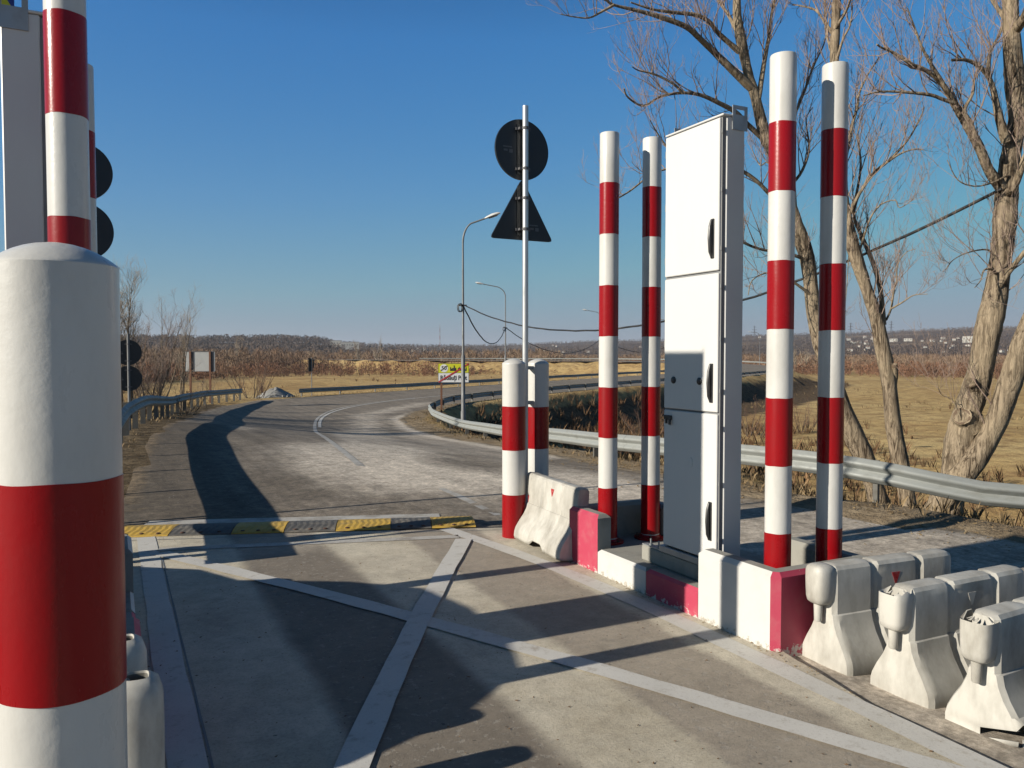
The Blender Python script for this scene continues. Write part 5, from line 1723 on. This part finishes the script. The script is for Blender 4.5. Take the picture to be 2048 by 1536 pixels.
shr = [('open fan shaped shrub at the end of the left guardrail', 8.4, 56.0, 3.6, 2.6, 16, 'twig_red'),
       ('dense low shrub under the tall left tree', 1.0, 31.0, 2.1, 1.6, 8, 'twig_dark'),
       ('dark tangle of shrub behind the left sign discs', -0.5, 25.0, 2.0, 1.6, 8, 'twig_dark'),
       ('brown shrub between left rail posts and the board', 2.5, 34.5, 1.7, 1.4, 7, 'twig_dark'),
       ('small shrub right under the pale board', 4.4, 50.5, 1.9, 1.5, 6, 'twig_light'),
       ('round reddish shrub mass left of the meadow sign', 9.2, 75.0, 4.6, 3.6, 10, 'twig_red'),
       ('round brown bush in the meadow between the striped poles', 36.0, 38.5, 3.2, 2.6, 11, 'twig_red'),
       ('second round brown bush right of the rightmost striped pole', 42.0, 40.0, 3.0, 2.6, 11, 'twig_red'),
       ('bush below the far rail between cabinet and striped pole', 30.5, 42.0, 2.9, 2.4, 10, 'twig_red'),
       ('dark bush inside the bend right of the lamp foot', 15.2, 31.5, 2.1, 1.6, 9, 'twig_dark'),
       ('dark bush in the hollow left of the striped poles', 15.5, 26.8, 2.0, 1.6, 9, 'twig_dark'),
       ('dark bush in the hollow behind the first pair of striped poles', 17.2, 23.5, 2.2, 1.8, 9, 'twig_dark'),
       ('scrubby bush low in the hollow next to the cabinet', 19.5, 22.0, 2.2, 1.8, 9, 'twig_dark'),
       ('reddish bush close behind the rail left of the cabinet', 10.9, 15.5, 1.3, 1.1, 9, 'twig_red'),
       ('thin dry stalks just right of the white cabinet', 13.3, 14.2, 2.6, 1.2, 4, 'twig_light')]
for lab, x, y, h, sp_, n, mt in shr:
    wild_tree('bare_shrub', lab, 'shrub', onland(x, y, -0.05), h, sp_ * 1.25, int(x * 131 + y * 17), n, ('twig_dark', mt), G2, 9, (4,), 0.02 if h < 2.5 else 0.03, 0.15, 1.0)

# ------------------------------------------------------------------ scrub in the hollow, dry grass, leaf litter, far brushwood
def fans(name, pts, hmin, hmax, nst, wbase, mat, seed, spread=0.35):
    """many thin standing stems per plant, joined: vegetation nobody could count"""
    rg = np.random.default_rng(seed)
    n = len(pts)
    P = np.repeat(np.array(pts, float), nst, axis=0)
    h = np.repeat(rg.uniform(hmin, hmax, n), nst) * rg.uniform(0.45, 1.0, n * nst)
    a = rg.uniform(0, 2 * np.pi, n * nst)
    rr = rg.uniform(0, 1, n * nst) * spread * h
    dx, dy = np.cos(a) * rr, np.sin(a) * rr
    b = rg.uniform(0, 2 * np.pi, n * nst)
    w = wbase * rg.uniform(0.5, 1.0, n * nst)
    ox, oy = np.cos(b) * w, np.sin(b) * w
    j = rg.uniform(-0.12, 0.12, (n * nst, 2)) * h[:, None]
    x0, y0 = P[:, 0] + j[:, 0], P[:, 1] + j[:, 1]
    V = np.empty((n * nst * 4, 3))
    V[0::4] = np.stack([x0 - ox, y0 - oy, P[:, 2] - 0.05], 1)
    V[1::4] = np.stack([x0 + ox, y0 + oy, P[:, 2] - 0.05], 1)
    V[2::4] = np.stack([x0 + dx * 0.5 + oy * 0.8, y0 + dy * 0.5 - ox * 0.8, P[:, 2] + h * 0.6], 1)
    V[3::4] = np.stack([x0 + dx, y0 + dy, P[:, 2] + h], 1)
    i = np.arange(n * nst) * 4
    F = np.concatenate([np.stack([i, i + 1, i + 2], 1), np.stack([i, i + 2, i + 3], 1), np.stack([i + 1, i + 3, i + 2], 1)])
    me = bpy.data.meshes.new(name)
    me.vertices.add(len(V)); me.vertices.foreach_set('co', V.ravel())
    me.loops.add(len(F) * 3); me.loops.foreach_set('vertex_index', F.ravel().astype(np.int32))
    me.polygons.add(len(F)); me.polygons.foreach_set('loop_start', (np.arange(len(F)) * 3).astype(np.int32))
    me.update(calc_edges=True)
    me.materials.append(M[mat] if isinstance(mat, str) else mat)
    o = bpy.data.objects.new(name, me); COL.objects.link(o)
    return tag(o, kind='stuff')
def crowns(name, pts, hmin, hmax, ntw, wst, wtw, mat, seed, width=0.3, low=0.15):
    """far trees and bushes: a thin stem and many short twigs filling the crown; nobody could count them"""
    rg = np.random.default_rng(seed)
    n = len(pts)
    P0 = np.array(pts, float)
    h = rg.uniform(hmin, hmax, n)
    lean = rg.normal(0, 0.06, (n, 2))
    N = n * ntw
    t = np.repeat(np.zeros(n), ntw) + rg.uniform(low, 1.0, N) ** 0.8
    H = np.repeat(h, ntw)
    prof = np.sin(np.clip((t - low * 0.6) / (1.02 - low * 0.6), 0, 1) * np.pi * 0.93) ** 0.7
    a = rg.uniform(0, 2 * np.pi, N); q = rg.uniform(0, 1, N) ** 0.6 * prof * width * H
    L = np.repeat(lean, ntw, axis=0) * (t * H)[:, None]
    B = np.repeat(P0, ntw, axis=0)
    c = np.stack([B[:, 0] + np.cos(a) * q + L[:, 0], B[:, 1] + np.sin(a) * q + L[:, 1], B[:, 2] + t * H * 0.93], 1)
    ln = H * rg.uniform(0.10, 0.22, N)
    d = np.stack([np.cos(a) * 0.55 + rg.normal(0, 0.35, N), np.sin(a) * 0.55 + rg.normal(0, 0.35, N), rg.uniform(0.5, 1.3, N)], 1)
    d /= np.linalg.norm(d, axis=1)[:, None]
    b = rg.uniform(0, 2 * np.pi, N)
    w = np.stack([np.cos(b), np.sin(b), np.zeros(N)], 1) * (wtw * rg.uniform(0.6, 1.3, N))[:, None]
    V1 = np.empty((N * 3, 3))
    V1[0::3] = c - d * ln[:, None] * 0.5 - w; V1[1::3] = c - d * ln[:, None] * 0.5 + w; V1[2::3] = c + d * ln[:, None] * 0.5
    V2 = np.empty((n * 3, 3))
    b2 = rg.uniform(0, 2 * np.pi, n)
    w2 = np.stack([np.cos(b2), np.sin(b2), np.zeros(n)], 1) * wst
    V2[0::3] = P0 - w2 - [0, 0, 0.3]; V2[1::3] = P0 + w2 - [0, 0, 0.3]; V2[2::3] = P0 + np.concatenate([lean * h[:, None], (h * 0.95)[:, None]], 1)
    V = np.concatenate([V1, V2])
    nf = len(V) // 3
    me = bpy.data.meshes.new(name)
    me.vertices.add(len(V)); me.vertices.foreach_set('co', V.ravel())
    me.loops.add(nf * 3); me.loops.foreach_set('vertex_index', np.arange(nf * 3).astype(np.int32))
    me.polygons.add(nf); me.polygons.foreach_set('loop_start', (np.arange(nf) * 3).astype(np.int32))
    me.update(calc_edges=True)
    me.materials.append(M[mat])
    o = bpy.data.objects.new(name, me); COL.objects.link(o)
    return tag(o, kind='stuff')
M['straw'] = m_position_varied('dry_straw_grass', [(0.3, (0.22, 0.145, 0.07)), (0.5, (0.36, 0.26, 0.135)), (0.7, (0.45, 0.34, 0.19))], 0.8)
M['verge'] = m_position_varied('dull_verge_grass', [(0.3, (0.16, 0.11, 0.06)), (0.5, (0.27, 0.195, 0.11)), (0.7, (0.36, 0.275, 0.165))], 0.8)
M['scrub'] = m_position_varied('dry_brown_scrub', [(0.3, (0.13, 0.08, 0.046)), (0.55, (0.22, 0.13, 0.07)), (0.72, (0.32, 0.20, 0.105))], 0.5)
M['leaf'] = m_position_varied('dry_fallen_leaves', [(0.3, (0.16, 0.10, 0.05)), (0.5, (0.30, 0.21, 0.11)), (0.72, (0.42, 0.33, 0.2))], 6)

def scatter(n, seed, box, test):
    rg = np.random.default_rng(seed)
    x = rg.uniform(box[0], box[1], n); y = rg.uniform(box[2], box[3], n)
    k = test(x, y, rg)
    x, y = x[k], y[k]
    return np.stack([x, y, land(x, y)], 1)
ROADLOOP = ROAD_POLY + ROAD_POLY[:1]
def off_road(x, y): return np.where(inside(x, y, ROAD_POLY), -1.0, 1.0) * seg_dist(x, y, ROADLOOP)
def t_hollow(x, y, rg):
    d = off_road(x, y)
    return (d > 1.7) & (x > 9.0) & (vnoise(x, y, 1.7, 7) > 0.38 + 0.02 * np.maximum(0, d - 9))
fans('hollow_scrub', scatter(5200, 1, (9, 42, 9.5, 62), t_hollow), 0.25, 1.05, 10, 0.012, 'scrub', 2, 0.55)
def t_verge(x, y, rg):
    d = off_road(x, y)
    return (d > 0.25) & (d < 5.5) & (vnoise(x, y, 0.9, 5) + rg.uniform(-0.3, 0.3, len(x)) > 0.55 - 0.06 * np.minimum(d, 3)) & ((x > -1) | (y > 12))
fans('verge_grass', scatter(52000, 3, (-6, 36, 4, 66), t_verge), 0.03, 0.13, 5, 0.005, 'verge', 4, 0.9)
def t_slope(x, y, rg):
    d = off_road(x, y)
    return (d > 0.6) & (x > 8.2) & (vnoise(x, y, 2.5, 9) > 0.42)
fans('slope_grass', scatter(14000, 5, (8, 34, -3, 22), t_slope), 0.06, 0.26, 7, 0.006, 'verge', 6, 0.8)
def t_meadow(x, y, rg):
    d = off_road(x, y)
    return (d > 6) & (vnoise(x, y, 6, 11) > 0.62)
fans('meadow_tussocks', scatter(6000, 7, (-30, 110, 10, 140), t_meadow), 0.15, 0.5, 7, 0.02, 'straw', 8, 0.6)
fans('field_weeds', scatter(600, 9, (-25, 120, 20, 180), lambda x, y, rg: (off_road(x, y) > 7) & (vnoise(x, y, 11, 13) > 0.66)), 0.4, 1.1, 14, 0.025, 'scrub', 10, 0.6)

def litter(name, n, seed, box, test, size, mat, zf):
    rg = np.random.default_rng(seed)
    x = rg.uniform(box[0], box[1], n); y = rg.uniform(box[2], box[3], n)
    k = test(x, y, rg); x, y = x[k], y[k]; n = len(x)
    z = zf(x, y)
    a = rg.uniform(0, 6.283, n); s = size * rg.uniform(0.4, 1.3, n)
    tx, ty = np.cos(a) * s, np.sin(a) * s
    lift = rg.uniform(0.15, 0.9, n) * s
    V = np.empty((n * 4, 3))
    V[0::4] = np.stack([x - tx, y - ty, z + 0.004], 1)
    V[1::4] = np.stack([x + ty * 0.45, y - tx * 0.45, z + lift * 0.6], 1)
    V[2::4] = np.stack([x + tx, y + ty, z + 0.006], 1)
    V[3::4] = np.stack([x - ty * 0.45, y + tx * 0.45, z + lift], 1)
    i = np.arange(n) * 4
    F = np.concatenate([np.stack([i, i + 1, i + 2], 1), np.stack([i, i + 2, i + 3], 1), np.stack([i, i + 3, i + 1], 1), np.stack([i + 1, i + 3, i + 2], 1)])
    me = bpy.data.meshes.new(name)
    me.from_pydata(V.tolist(), [], F.tolist())
    me.materials.append(M[mat])
    o = bpy.data.objects.new(name, me); COL.objects.link(o)
    return tag(o, kind='stuff')
def zroad(x, y): return road_z(x, y) - 0.03 - 0.045 * sst((x - 3.6) / 0.5) * sst((10 - y) / 2)
litter('fallen_leaves', 26000, 21, (6.2, 13, -1, 13), lambda x, y, rg: (np.abs(off_road(x, y) - 0.25) < rg.exponential(0.45, len(x))) & (vnoise(x, y, 0.7, 3) > 0.35), 0.022, 'leaf', lambda x, y: np.maximum(land(x, y), np.where(inside(x, y, ROAD_POLY), zroad(x, y), -9)))
litter('lane_debris', 900, 22, (0.1, 3.4, 1.0, 8.5), lambda x, y, rg: rg.random(len(x)) < 0.5 + 0.4 * (x > 3.0), 0.009, 'scrub', lambda x, y: x * 0 + 0.0)
litter('kerb_debris', 700, 23, (3.36, 3.60, 1.8, 6.2), lambda x, y, rg: (x > np.interp(y, [0, 2.16, 2.74, 3.37], [3.30, 3.38, 3.43, 3.5])) & (rg.random(len(x)) < np.clip((x - 3.36) / 0.2, 0.1, 1)), 0.010, 'leaf', lambda x, y: np.where(x < np.interp(y, [0, 2.16, 2.74, 3.37, 3.5, 3.51], [3.30, 3.40, 3.45, 3.585, 3.6, 3.62]), 0.0, -0.075))
litter('road_chippings', 2600, 24, (0.6, 7.5, 8.6, 20), lambda x, y, rg: rg.random(len(x)) < 0.5 + 0.5 * (vnoise(x, y, 1.2, 5) > 0.5), 0.010, 'grav', zroad)

# ------------------------------------------------------------------ hills, woods, town
def polar(px, r):
    a = YAW + math.atan((px - 1024) / 1600)
    return r * math.sin(a), r * math.cos(a)
SKY_PX = [-900, -200, 100, 240, 420, 560, 640, 680, 760, 880, 960, 1040, 1120, 1200, 1330, 1500, 1640, 1760, 1900, 2048, 2300, 3000]
SKY_Y = [676, 680, 680, 681, 682, 681, 684, 692, 694, 693, 692, 689, 685, 682, 680, 672, 669, 667, 660, 657, 655, 665]
SKY_R = [1300, 1300, 1250, 1200, 1150, 1100, 1150, 1300, 1700, 2100, 2600, 3000, 3200, 3200, 3000, 2800, 2600, 2500, 2400, 2400, 2400, 2400]
def ridge(px):
    return np.interp(px, SKY_PX, SKY_Y), np.interp(px, SKY_PX, SKY_R)
def hill_h(px, r):
    ys, rr_ = ridge(px)
    cosphi = 1 / math.sqrt(1 + ((px - 1024) / 1600) ** 2)
    top = 1.8 + (710 - ys - 3) / 1600 * cosphi * rr_ 
    t = (r - 480) / (rr_ - 480)
    f = float(sst(t)) if t < 1 else 1.0
    return FIELD - 0.6 + (top - FIELD + 0.6) * (0.35 * max(0, min(1, t)) + 0.65 * f)
def hills():
    pxs = np.arange(-900, 3001, 30)
    rs = list(np.linspace(480, 3300, 34)) + [4200]
    V, F = [], []
    for px_ in pxs:
        for r in rs:
            x, y = polar(px_, r)
            h = hill_h(px_, r)
            h += (float(vnoise(np.array(x), np.array(y), 160, 5)) - 0.5) * 9 * min(1, max(0, (r - 600) / 800))
            V.append((x, y, h))
    nr = len(rs)
    for i in range(len(pxs) - 1):
        for j in range(nr - 1):
            F.append((i * nr + j, (i + 1) * nr + j, (i + 1) * nr + j + 1, i * nr + j + 1))
    me = bpy.data.meshes.new('hills'); me.from_pydata(V, [], F)
    me.polygons.foreach_set('use_smooth', [True] * len(F)); me.materials.append(M['hills']); me.update()
    o = bpy.data.objects.new('hills', me); COL.objects.link(o); tag(o, kind='structure')
hills()
def band(n, seed, pxlo, pxhi, rlo, rhi, power=1.0, dens=None):
    rg = np.random.default_rng(seed)
    out = []
    while len(out) < n:
        px_ = rg.uniform(pxlo, pxhi); r = rlo(px_) if callable(rlo) else rlo
        rh = rhi(px_) if callable(rhi) else rhi
        r = r + (rh - r) * rg.random() ** power
        x, y = polar(px_, r)
        if dens is not None and rg.random() > dens(px_, r, x, y): continue
        z = max(hill_h(px_, r), FIELD + (float(vnoise(np.array(x), np.array(y), 40, 3)) - 0.5) * 0.7)
        out.append((x, y, z))
    return out
def front(px_):
    return float(np.interp(px_, [-400, 200, 420, 560, 700, 900, 1050, 1330, 1500, 1750, 2048, 2500], [120, 125, 185, 222, 222, 218, 225, 235, 232, 222, 212, 205]))
d1 = lambda p, r, x, y: 0.25 + 0.9 * float(vnoise(np.array(x), np.array(y), 30, 8))
def clear_of_road(x, y): return float(off_road(np.array([x]), np.array([y]))[0]) > 9
crowns('brushwood_edge', [p for p in band(2600, 31, -300, 2400, front, lambda p: front(p) + 55, 1.3, d1) if clear_of_road(p[0], p[1])], 1.8, 4.2, 60, 0.07, 0.09, 'wood_red', 32, 0.38, 0.05)
crowns('river_wood', [p for p in band(2200, 33, -300, 1120, lambda p: front(p) + 25, lambda p: front(p) + 260, 1.0, d1) if clear_of_road(p[0], p[1])], 4.0, 8.6, 80, 0.12, 0.10, 'wood_far', 34, 0.26, 0.12)
crowns('river_wood', [p for p in band(2000, 35, 1000, 2400, lambda p: front(p) + 40, lambda p: front(p) + 330, 1.0, d1) if clear_of_road(p[0], p[1])], 3.2, 6.6, 70, 0.12, 0.11, 'wood_far', 36, 0.34, 0.08)
crowns('meadow_edge_bushes', [p for p in band(260, 37, 500, 2300, lambda p: front(p) - 14, lambda p: front(p) + 2, 1.0, d1) if clear_of_road(p[0], p[1])], 1.0, 2.4, 60, 0.06, 0.07, 'wood_red', 38, 0.6, 0.05)
crowns('hill_trees', band(5200, 39, -300, 2400, 560, lambda p: ridge(p)[1] + 40, 0.75), 5, 11, 26, 0.4, 0.5, 'wood_hill', 40, 0.45, 0.1)
crowns('ridge_trees', band(1500, 41, -300, 2400, lambda p: ridge(p)[1] * 0.94, lambda p: ridge(p)[1] * 1.02, 0.7, lambda p, r, x, y: 1.0 if p < 760 else (0.12 if 1000 < p < 1480 else 0.5)), 6, 12, 26, 0.5, 0.7, 'wood_hill', 42, 0.45, 0.1)
# poplars and pale trees that stand out of the woods
G3 = 'pale single trees standing out of the far woods'
pale = [(480, 300, 13), (720, 330, 12), (1120, 330, 10), (1590, 240, 11), (1605, 262, 9), (760, 300, 13)]
for i, (p, r, h) in enumerate(pale):
    x, y = polar(p, r)
    wild_tree('far_tree', ['pale tree above the brown woods right of the board', 'pale tree in the far wood left of the town sign', 'pale tree above the far rail right of the front bollards', 'feathery tree right of the near striped pole base line', 'smaller feathery tree beside it between the two near striped poles', 'tall pale tree in the far wood, left third of the meadow'][i], 'tree', (x, y, FIELD), h, h * 0.3, 80 + i, 3, ('twig_light', 'twig_light'), G3, 16, (3, 3), 0.16, 0.12, 3.0)

# houses on the far slope
def house_proto(label, loc, rz, w, d, h, pitch, group, roofm='house_roof', flat=False):
    root = thing('far_house', label, 'house', loc, rz, group)
    m = MB(); m.box((0, 0, h / 2 - 1), (w, d, h + 2)); m.build('wall', M['house_wall'], root)
    m = MB()
    if flat:
        m.box((0, 0, h + 0.15), (w + 0.4, d + 0.4, 0.3))
    else:
        e = 0.4
        A = [(-w / 2 - e, -d / 2 - e, h), (-w / 2 - e, d / 2 + e, h), (-w / 2 - e, 0, h + pitch)]
        B = [(w / 2 + e, b, c) for _, b, c in A]
        m.loft([A, B], 0, True)
    m.build('roof', M[roofm], root)
    for k in range(max(2, int(w / 3))):
        q = MB(); q.box((-w / 2 + (k + 0.5) * w / max(2, int(w / 3)), -d / 2 - 0.02, h * 0.5), (1.1, 0.08, 1.3)); q.build('window', M['pit'], root)
    return root
rg = random.Random(77)
hp = None
HG = 'tiny pale houses scattered over the far slope'
def slope_r(px_, ytarget, r0=560, r1=2350):
    """distance at which the slope reaches a given height above the plain's horizon"""
    cosphi = 1 / math.sqrt(1 + ((px_ - 1024) / 1600) ** 2)
    for r in np.arange(r0, r1, 25):
        if (hill_h(px_, r) + 3.5 - 1.8) / (r * cosphi) * 1600 > 710 - ytarget:
            return float(r)
    return float(r1)
spots = []
for _ in range(62):
    q = rg.choice([rg.uniform(1500, 1830), rg.uniform(1690, 1770), rg.uniform(1690, 1760), rg.uniform(1830, 2060), rg.uniform(1880, 1980)])
    spots.append((q, rg.uniform(674, 702)))
spots += [(rg.uniform(655, 705), rg.uniform(690, 696)) for _ in range(5)] + [(rg.uniform(800, 925), rg.uniform(696, 704)) for _ in range(10)] + [(rg.uniform(1090, 1330), rg.uniform(690, 704)) for _ in range(9)]
AREAS = ((960, 'tiny pale house above the left woods, near the radio mast'), (1400, 'tiny pale house on the slope behind the first pair of striped poles'), (1660, 'tiny pale house on the slope between the cabinet and the rightmost striped pole'), (1790, 'tiny pale house in the cluster left of the slender tree'), (9999, 'tiny pale house on the slope between the slender tree and the forked tree'))
for p, yt in spots:
    r = slope_r(p, yt)
    x, y = polar(p, r)
    z = hill_h(p, r) + 2.6
    if hp is None:
        hp = house_proto('tiny pale house among the trees of the far slope', (x, y, z), rg.uniform(-0.6, 0.6) - YAW, 11, 8, 4.2, 3.2, HG)
        q = hp
    else:
        q = dup(hp, (x, y, z), rg.uniform(-0.8, 0.8) - YAW)
    q['label'] = next(t for k, t in AREAS if p < k)
    q['group'] = 'tiny pale houses ' + q['label'][len('tiny pale house '):]
    s = rg.uniform(3.6, 7.0) * r / 1600 / 11
    q.scale = (s, s, s)
for lab, p, r, w, h in (('large white block standing above the houses of the far slope, right', 1936, slope_r(1936, 682), 0.0115, 0.0052), ('long low white hall on the far slope right of the slender tree', 1815, slope_r(1815, 680), 0.0085, 0.0018), ('long pale building above the woods, left third of the skyline', 700, 1000, 0.022, 0.007), ('shorter pale building beside the long one, left part of the skyline', 672, 1010, 0.014, 0.006), ('low white shed halfway up the far right slope', 1786, slope_r(1786, 681), 0.008, 0.0022)):
    x, y = polar(p, r)
    house_proto(lab, (x, y, hill_h(p, r) + (4 if p < 1000 else 3)), -YAW - math.atan((p - 1024) / 1600), w * r, 10, h * r, 2.0, None, flat=True)
# mast and pylons
x, y = polar(880, 1400)
mr = thing('radio_mast', 'thin red and white radio mast on the skyline above the town sign', 'mast', (x, y, hill_h(880, 1400)))
for k in range(7):
    m = MB(); z0, z1 = k * 6.4, (k + 1) * 6.4 - 0.02
    w0, w1 = 1.5 - 0.18 * k, 1.5 - 0.18 * (k + 1)
    cor = [(-1, -1), (1, -1), (1, 1), (-1, 1)]
    for cx, cy in cor:
        m.tube([(cx * w0 / 2, cy * w0 / 2, z0), (cx * w1 / 2, cy * w1 / 2, z1)], 0.13, 4)
    for j in range(4):
        c0, c1 = cor[j], cor[(j + 1) % 4]
        for q in range(3):
            za, zb = z0 + (z1 - z0) * q / 3, z0 + (z1 - z0) * (q + 1) / 3
            m.tube([(c0[0] * w0 / 2, c0[1] * w0 / 2, za), (c1[0] * w0 / 2, c1[1] * w0 / 2, zb)], 0.09, 3)
    m.build('mast_section', M['mast_red'] if k % 2 else M['house_wall'], mr)
pyl = None
for i, (p, r, lab) in enumerate(((1508, 1500, 'lattice pylon seen just right of the white cabinet on the skyline'), (1700, 1500, 'lattice pylon between the rightmost striped pole and the slender tree'), (1781, 1600, 'lattice pylon right behind the slender tree on the skyline'))):
    x, y = polar(p, r)
    if pyl is None:
        pyl = thing('power_pylon', lab, 'pylon', (x, y, hill_h(p, r)), -YAW, 'power pylons on the far slope')
        m = MB()
        for sx in (-1, 1):
            for sy in (-1, 1):
                m.tube([(sx * 2.6, sy * 2.6, 0), (sx * 0.7, sy * 0.7, 18), (sx * 0.15, sy * 0.15, 31)], 0.2, 4)
        for k in range(8):
            z0 = k * 3.6; w0 = 2.6 - 0.105 * z0 if z0 < 18 else 0.7
            m.tube([(-w0, 0, z0), (w0 * 0.8, 0, z0 + 3.6)], 0.13, 3); m.tube([(w0, 0, z0), (-w0 * 0.8, 0, z0 + 3.6)], 0.13, 3)
        m.build('lattice_tower', M['dark_steel'], pyl)
        for z, w in ((19, 5.5), (24, 4.5), (28.5, 3.2)):
            m = MB(); m.tube([(-w, 0, z), (0, 0, z + 0.9), (w, 0, z)], 0.2, 4); m.tube([(-w, 0, z), (w, 0, z)], 0.16, 4); m.build('cross_arm', M['dark_steel'], pyl)
    else:
        dup(pyl, (x, y, hill_h(p, r)), -YAW, lab)

# gravel heap and small road furniture at the end of the left guardrail
gh = thing('gravel_heap', 'small grey heap of gravel at the road edge past the left guardrail', 'gravel heap', (10.1, 57.3, -1.12))
m = MB(); rings = []
rr_ = random.Random(4)
for k, (r, z) in enumerate(((1.35, -0.1), (1.1, 0.12), (0.75, 0.34), (0.4, 0.52), (0.1, 0.6))):
    rings.append([(r * (1 + rr_.uniform(-0.12, 0.12)) * math.cos(2 * math.pi * i / 18), r * 0.8 * (1 + rr_.uniform(-0.12, 0.12)) * math.sin(2 * math.pi * i / 18), z * (1 + rr_.uniform(-0.2, 0.2))) for i in range(18)])
m.loft(rings); m.build('gravel', M['grav'], gh, True, 60)
m = MB()
for k in range(60):
    a, r = rr_.uniform(0, 6.28), rr_.uniform(0.1, 1.4)
    s = rr_.uniform(0.05, 0.14)
    m.box((r * math.cos(a), 0.8 * r * math.sin(a), max(0.02, 0.6 - 0.45 * r)), (s, s * 0.8, s * 0.7), a)
m.build('stones', M['grav'], gh, kind='stuff')
mk = thing('marker_post', 'short rusty marker post left of the gravel heap', 'marker post', (9.3, 57.9, -1.15))
m = MB(); m.box((0, 0, 0.3), (0.12, 0.08, 0.9)); m.build('post', M['rust'], mk)
m = MB(); m.box((0, 0, 0.77), (0.16, 0.1, 0.04)); m.build('cap', M['rust'], mk)

# ------------------------------------------------------------------ car waiting in the next lane (its shade lies on the lane)
def car():
    root = thing('parked_car', 'dark car waiting in the neighbouring lane, left outside the picture', 'car', (-2.15, 5.35, -0.03), R(2))
    # stations along y (front = +y): (y, half width low, half width roof, z sill, z belt, z roof)
    st = [(-2.05, 0.62, 0.50, 0.42, 0.80, 0.84), (-1.98, 0.80, 0.62, 0.26, 0.92, 1.00), (-1.72, 0.87, 0.63, 0.24, 0.98, 1.30), (-1.35, 0.89, 0.64, 0.24, 0.99, 1.50), (-0.9, 0.90, 0.66, 0.24, 0.98, 1.56), (-0.2, 0.90, 0.67, 0.24, 0.97, 1.58), (0.4, 0.90, 0.66, 0.24, 0.96, 1.54), (0.85, 0.90, 0.64, 0.24, 0.95, 1.36), (1.15, 0.89, 0.66, 0.24, 0.93, 1.10), (1.30, 0.88, 0.68, 0.24, 0.92, 0.985), (1.75, 0.86, 0.66, 0.25, 0.84, 0.90), (2.05, 0.78, 0.60, 0.28, 0.70, 0.74), (2.15, 0.60, 0.5, 0.40, 0.56, 0.58)]
    rings = []
    for y, wl, wr, zs, zb, zr in st:
        rings.append([(-wl * 0.9, y, zs), (wl * 0.9, y, zs), (wl, y, zs + 0.12), (wl, y, (zs + zb) / 2 + 0.05), (wl * 0.97, y, zb), (wr + 0.02, y, zr - (0.05 if zr > 1.2 else 0.012)), (wr * 0.8, y, zr), (-wr * 0.8, y, zr), (-wr - 0.02, y, zr - (0.05 if zr > 1.2 else 0.012)), (-wl * 0.97, y, zb), (-wl, y, (zs + zb) / 2 + 0.05), (-wl, y, zs + 0.12)])
    m = MB(); m.loft(rings); b = m.build('body', M['car_paint'], root, True, 35)
    for s in (-1, 1):
        for ya, yb in ((-1.25, -0.28), (-0.2, 0.62)):
            m = MB()
            q = [(s * 0.885, ya, 1.0), (s * 0.885, yb, 0.99), (s * 0.70, yb - 0.10, 1.44), (s * 0.70, ya + 0.10, 1.46)]
            m.loft([q, [(x + s * 0.012, y, z) for x, y, z in q]]); m.build('side_window', M['car_glass'], root)
        m = MB(); m.box((s * 0.98, 0.78, 1.0), (0.16, 0.08, 0.12), ch=0.02); m.build('mirror', M['car_paint'], root)
        m = MB(); m.box((s * 0.60, 2.06, 0.66), (0.30, 0.12, 0.12), ch=0.03); m.build('headlight', M['lamp_glass'], root)
        m = MB(); m.box((s * 0.66, -2.0, 0.80), (0.20, 0.10, 0.16), ch=0.03); m.build('tail_light', M['lamp_red'], root)
        for y in (-1.3, 1.32):
            m = MB(); m.lathe([(0.001, -0.10), (0.2, -0.10), (0.31, -0.085), (0.325, -0.05), (0.325, 0.05), (0.31, 0.085), (0.2, 0.10), (0.001, 0.10)], 28)
            m.v = [(s * 0.80 + z, y + a, 0.325 + b_) for a, b_, z in m.v]
            w = m.build('wheel', M['tyre'], root, True, 30)
            m = MB(); m.lathe([(0.001, 0.0), (0.19, 0.0), (0.2, 0.02), (0.17, 0.03), (0.001, 0.035)], 20)
            m.v = [(s * (0.885 + z), y + a, 0.325 + b_) for a, b_, z in m.v]
            m.build('rim', M['rim'], w, True, 30)
    m = MB(); q = [(-0.60, 1.16, 1.09), (0.60, 1.16, 1.09), (0.52, 0.55, 1.50), (-0.52, 0.55, 1.50)]
    m.loft([q, [(x, y + 0.02, z + 0.012) for x, y, z in q]]); m.build('windscreen', M['car_glass'], root)
car()

# ------------------------------------------------------------------ thin winter haze over the plain
HAZE = 0.00012
hm = bpy.data.materials.new('thin_haze')
hm.use_nodes = True
hn = hm.node_tree
hn.nodes.clear()
ho = hn.nodes.new('ShaderNodeOutputMaterial')
hv = hn.nodes.new('ShaderNodeVolumePrincipled')
hv.inputs['Color'].default_value = (0.82, 0.88, 1.0, 1)
hv.inputs['Density'].default_value = HAZE
hv.inputs['Anisotropy'].default_value = 0.2
hn.links.new(hv.outputs[0], ho.inputs['Volume'])
m = MB(); m.box((0, 0, 52), (11600, 11600, 124))
m.build('haze', hm, kind='stuff')
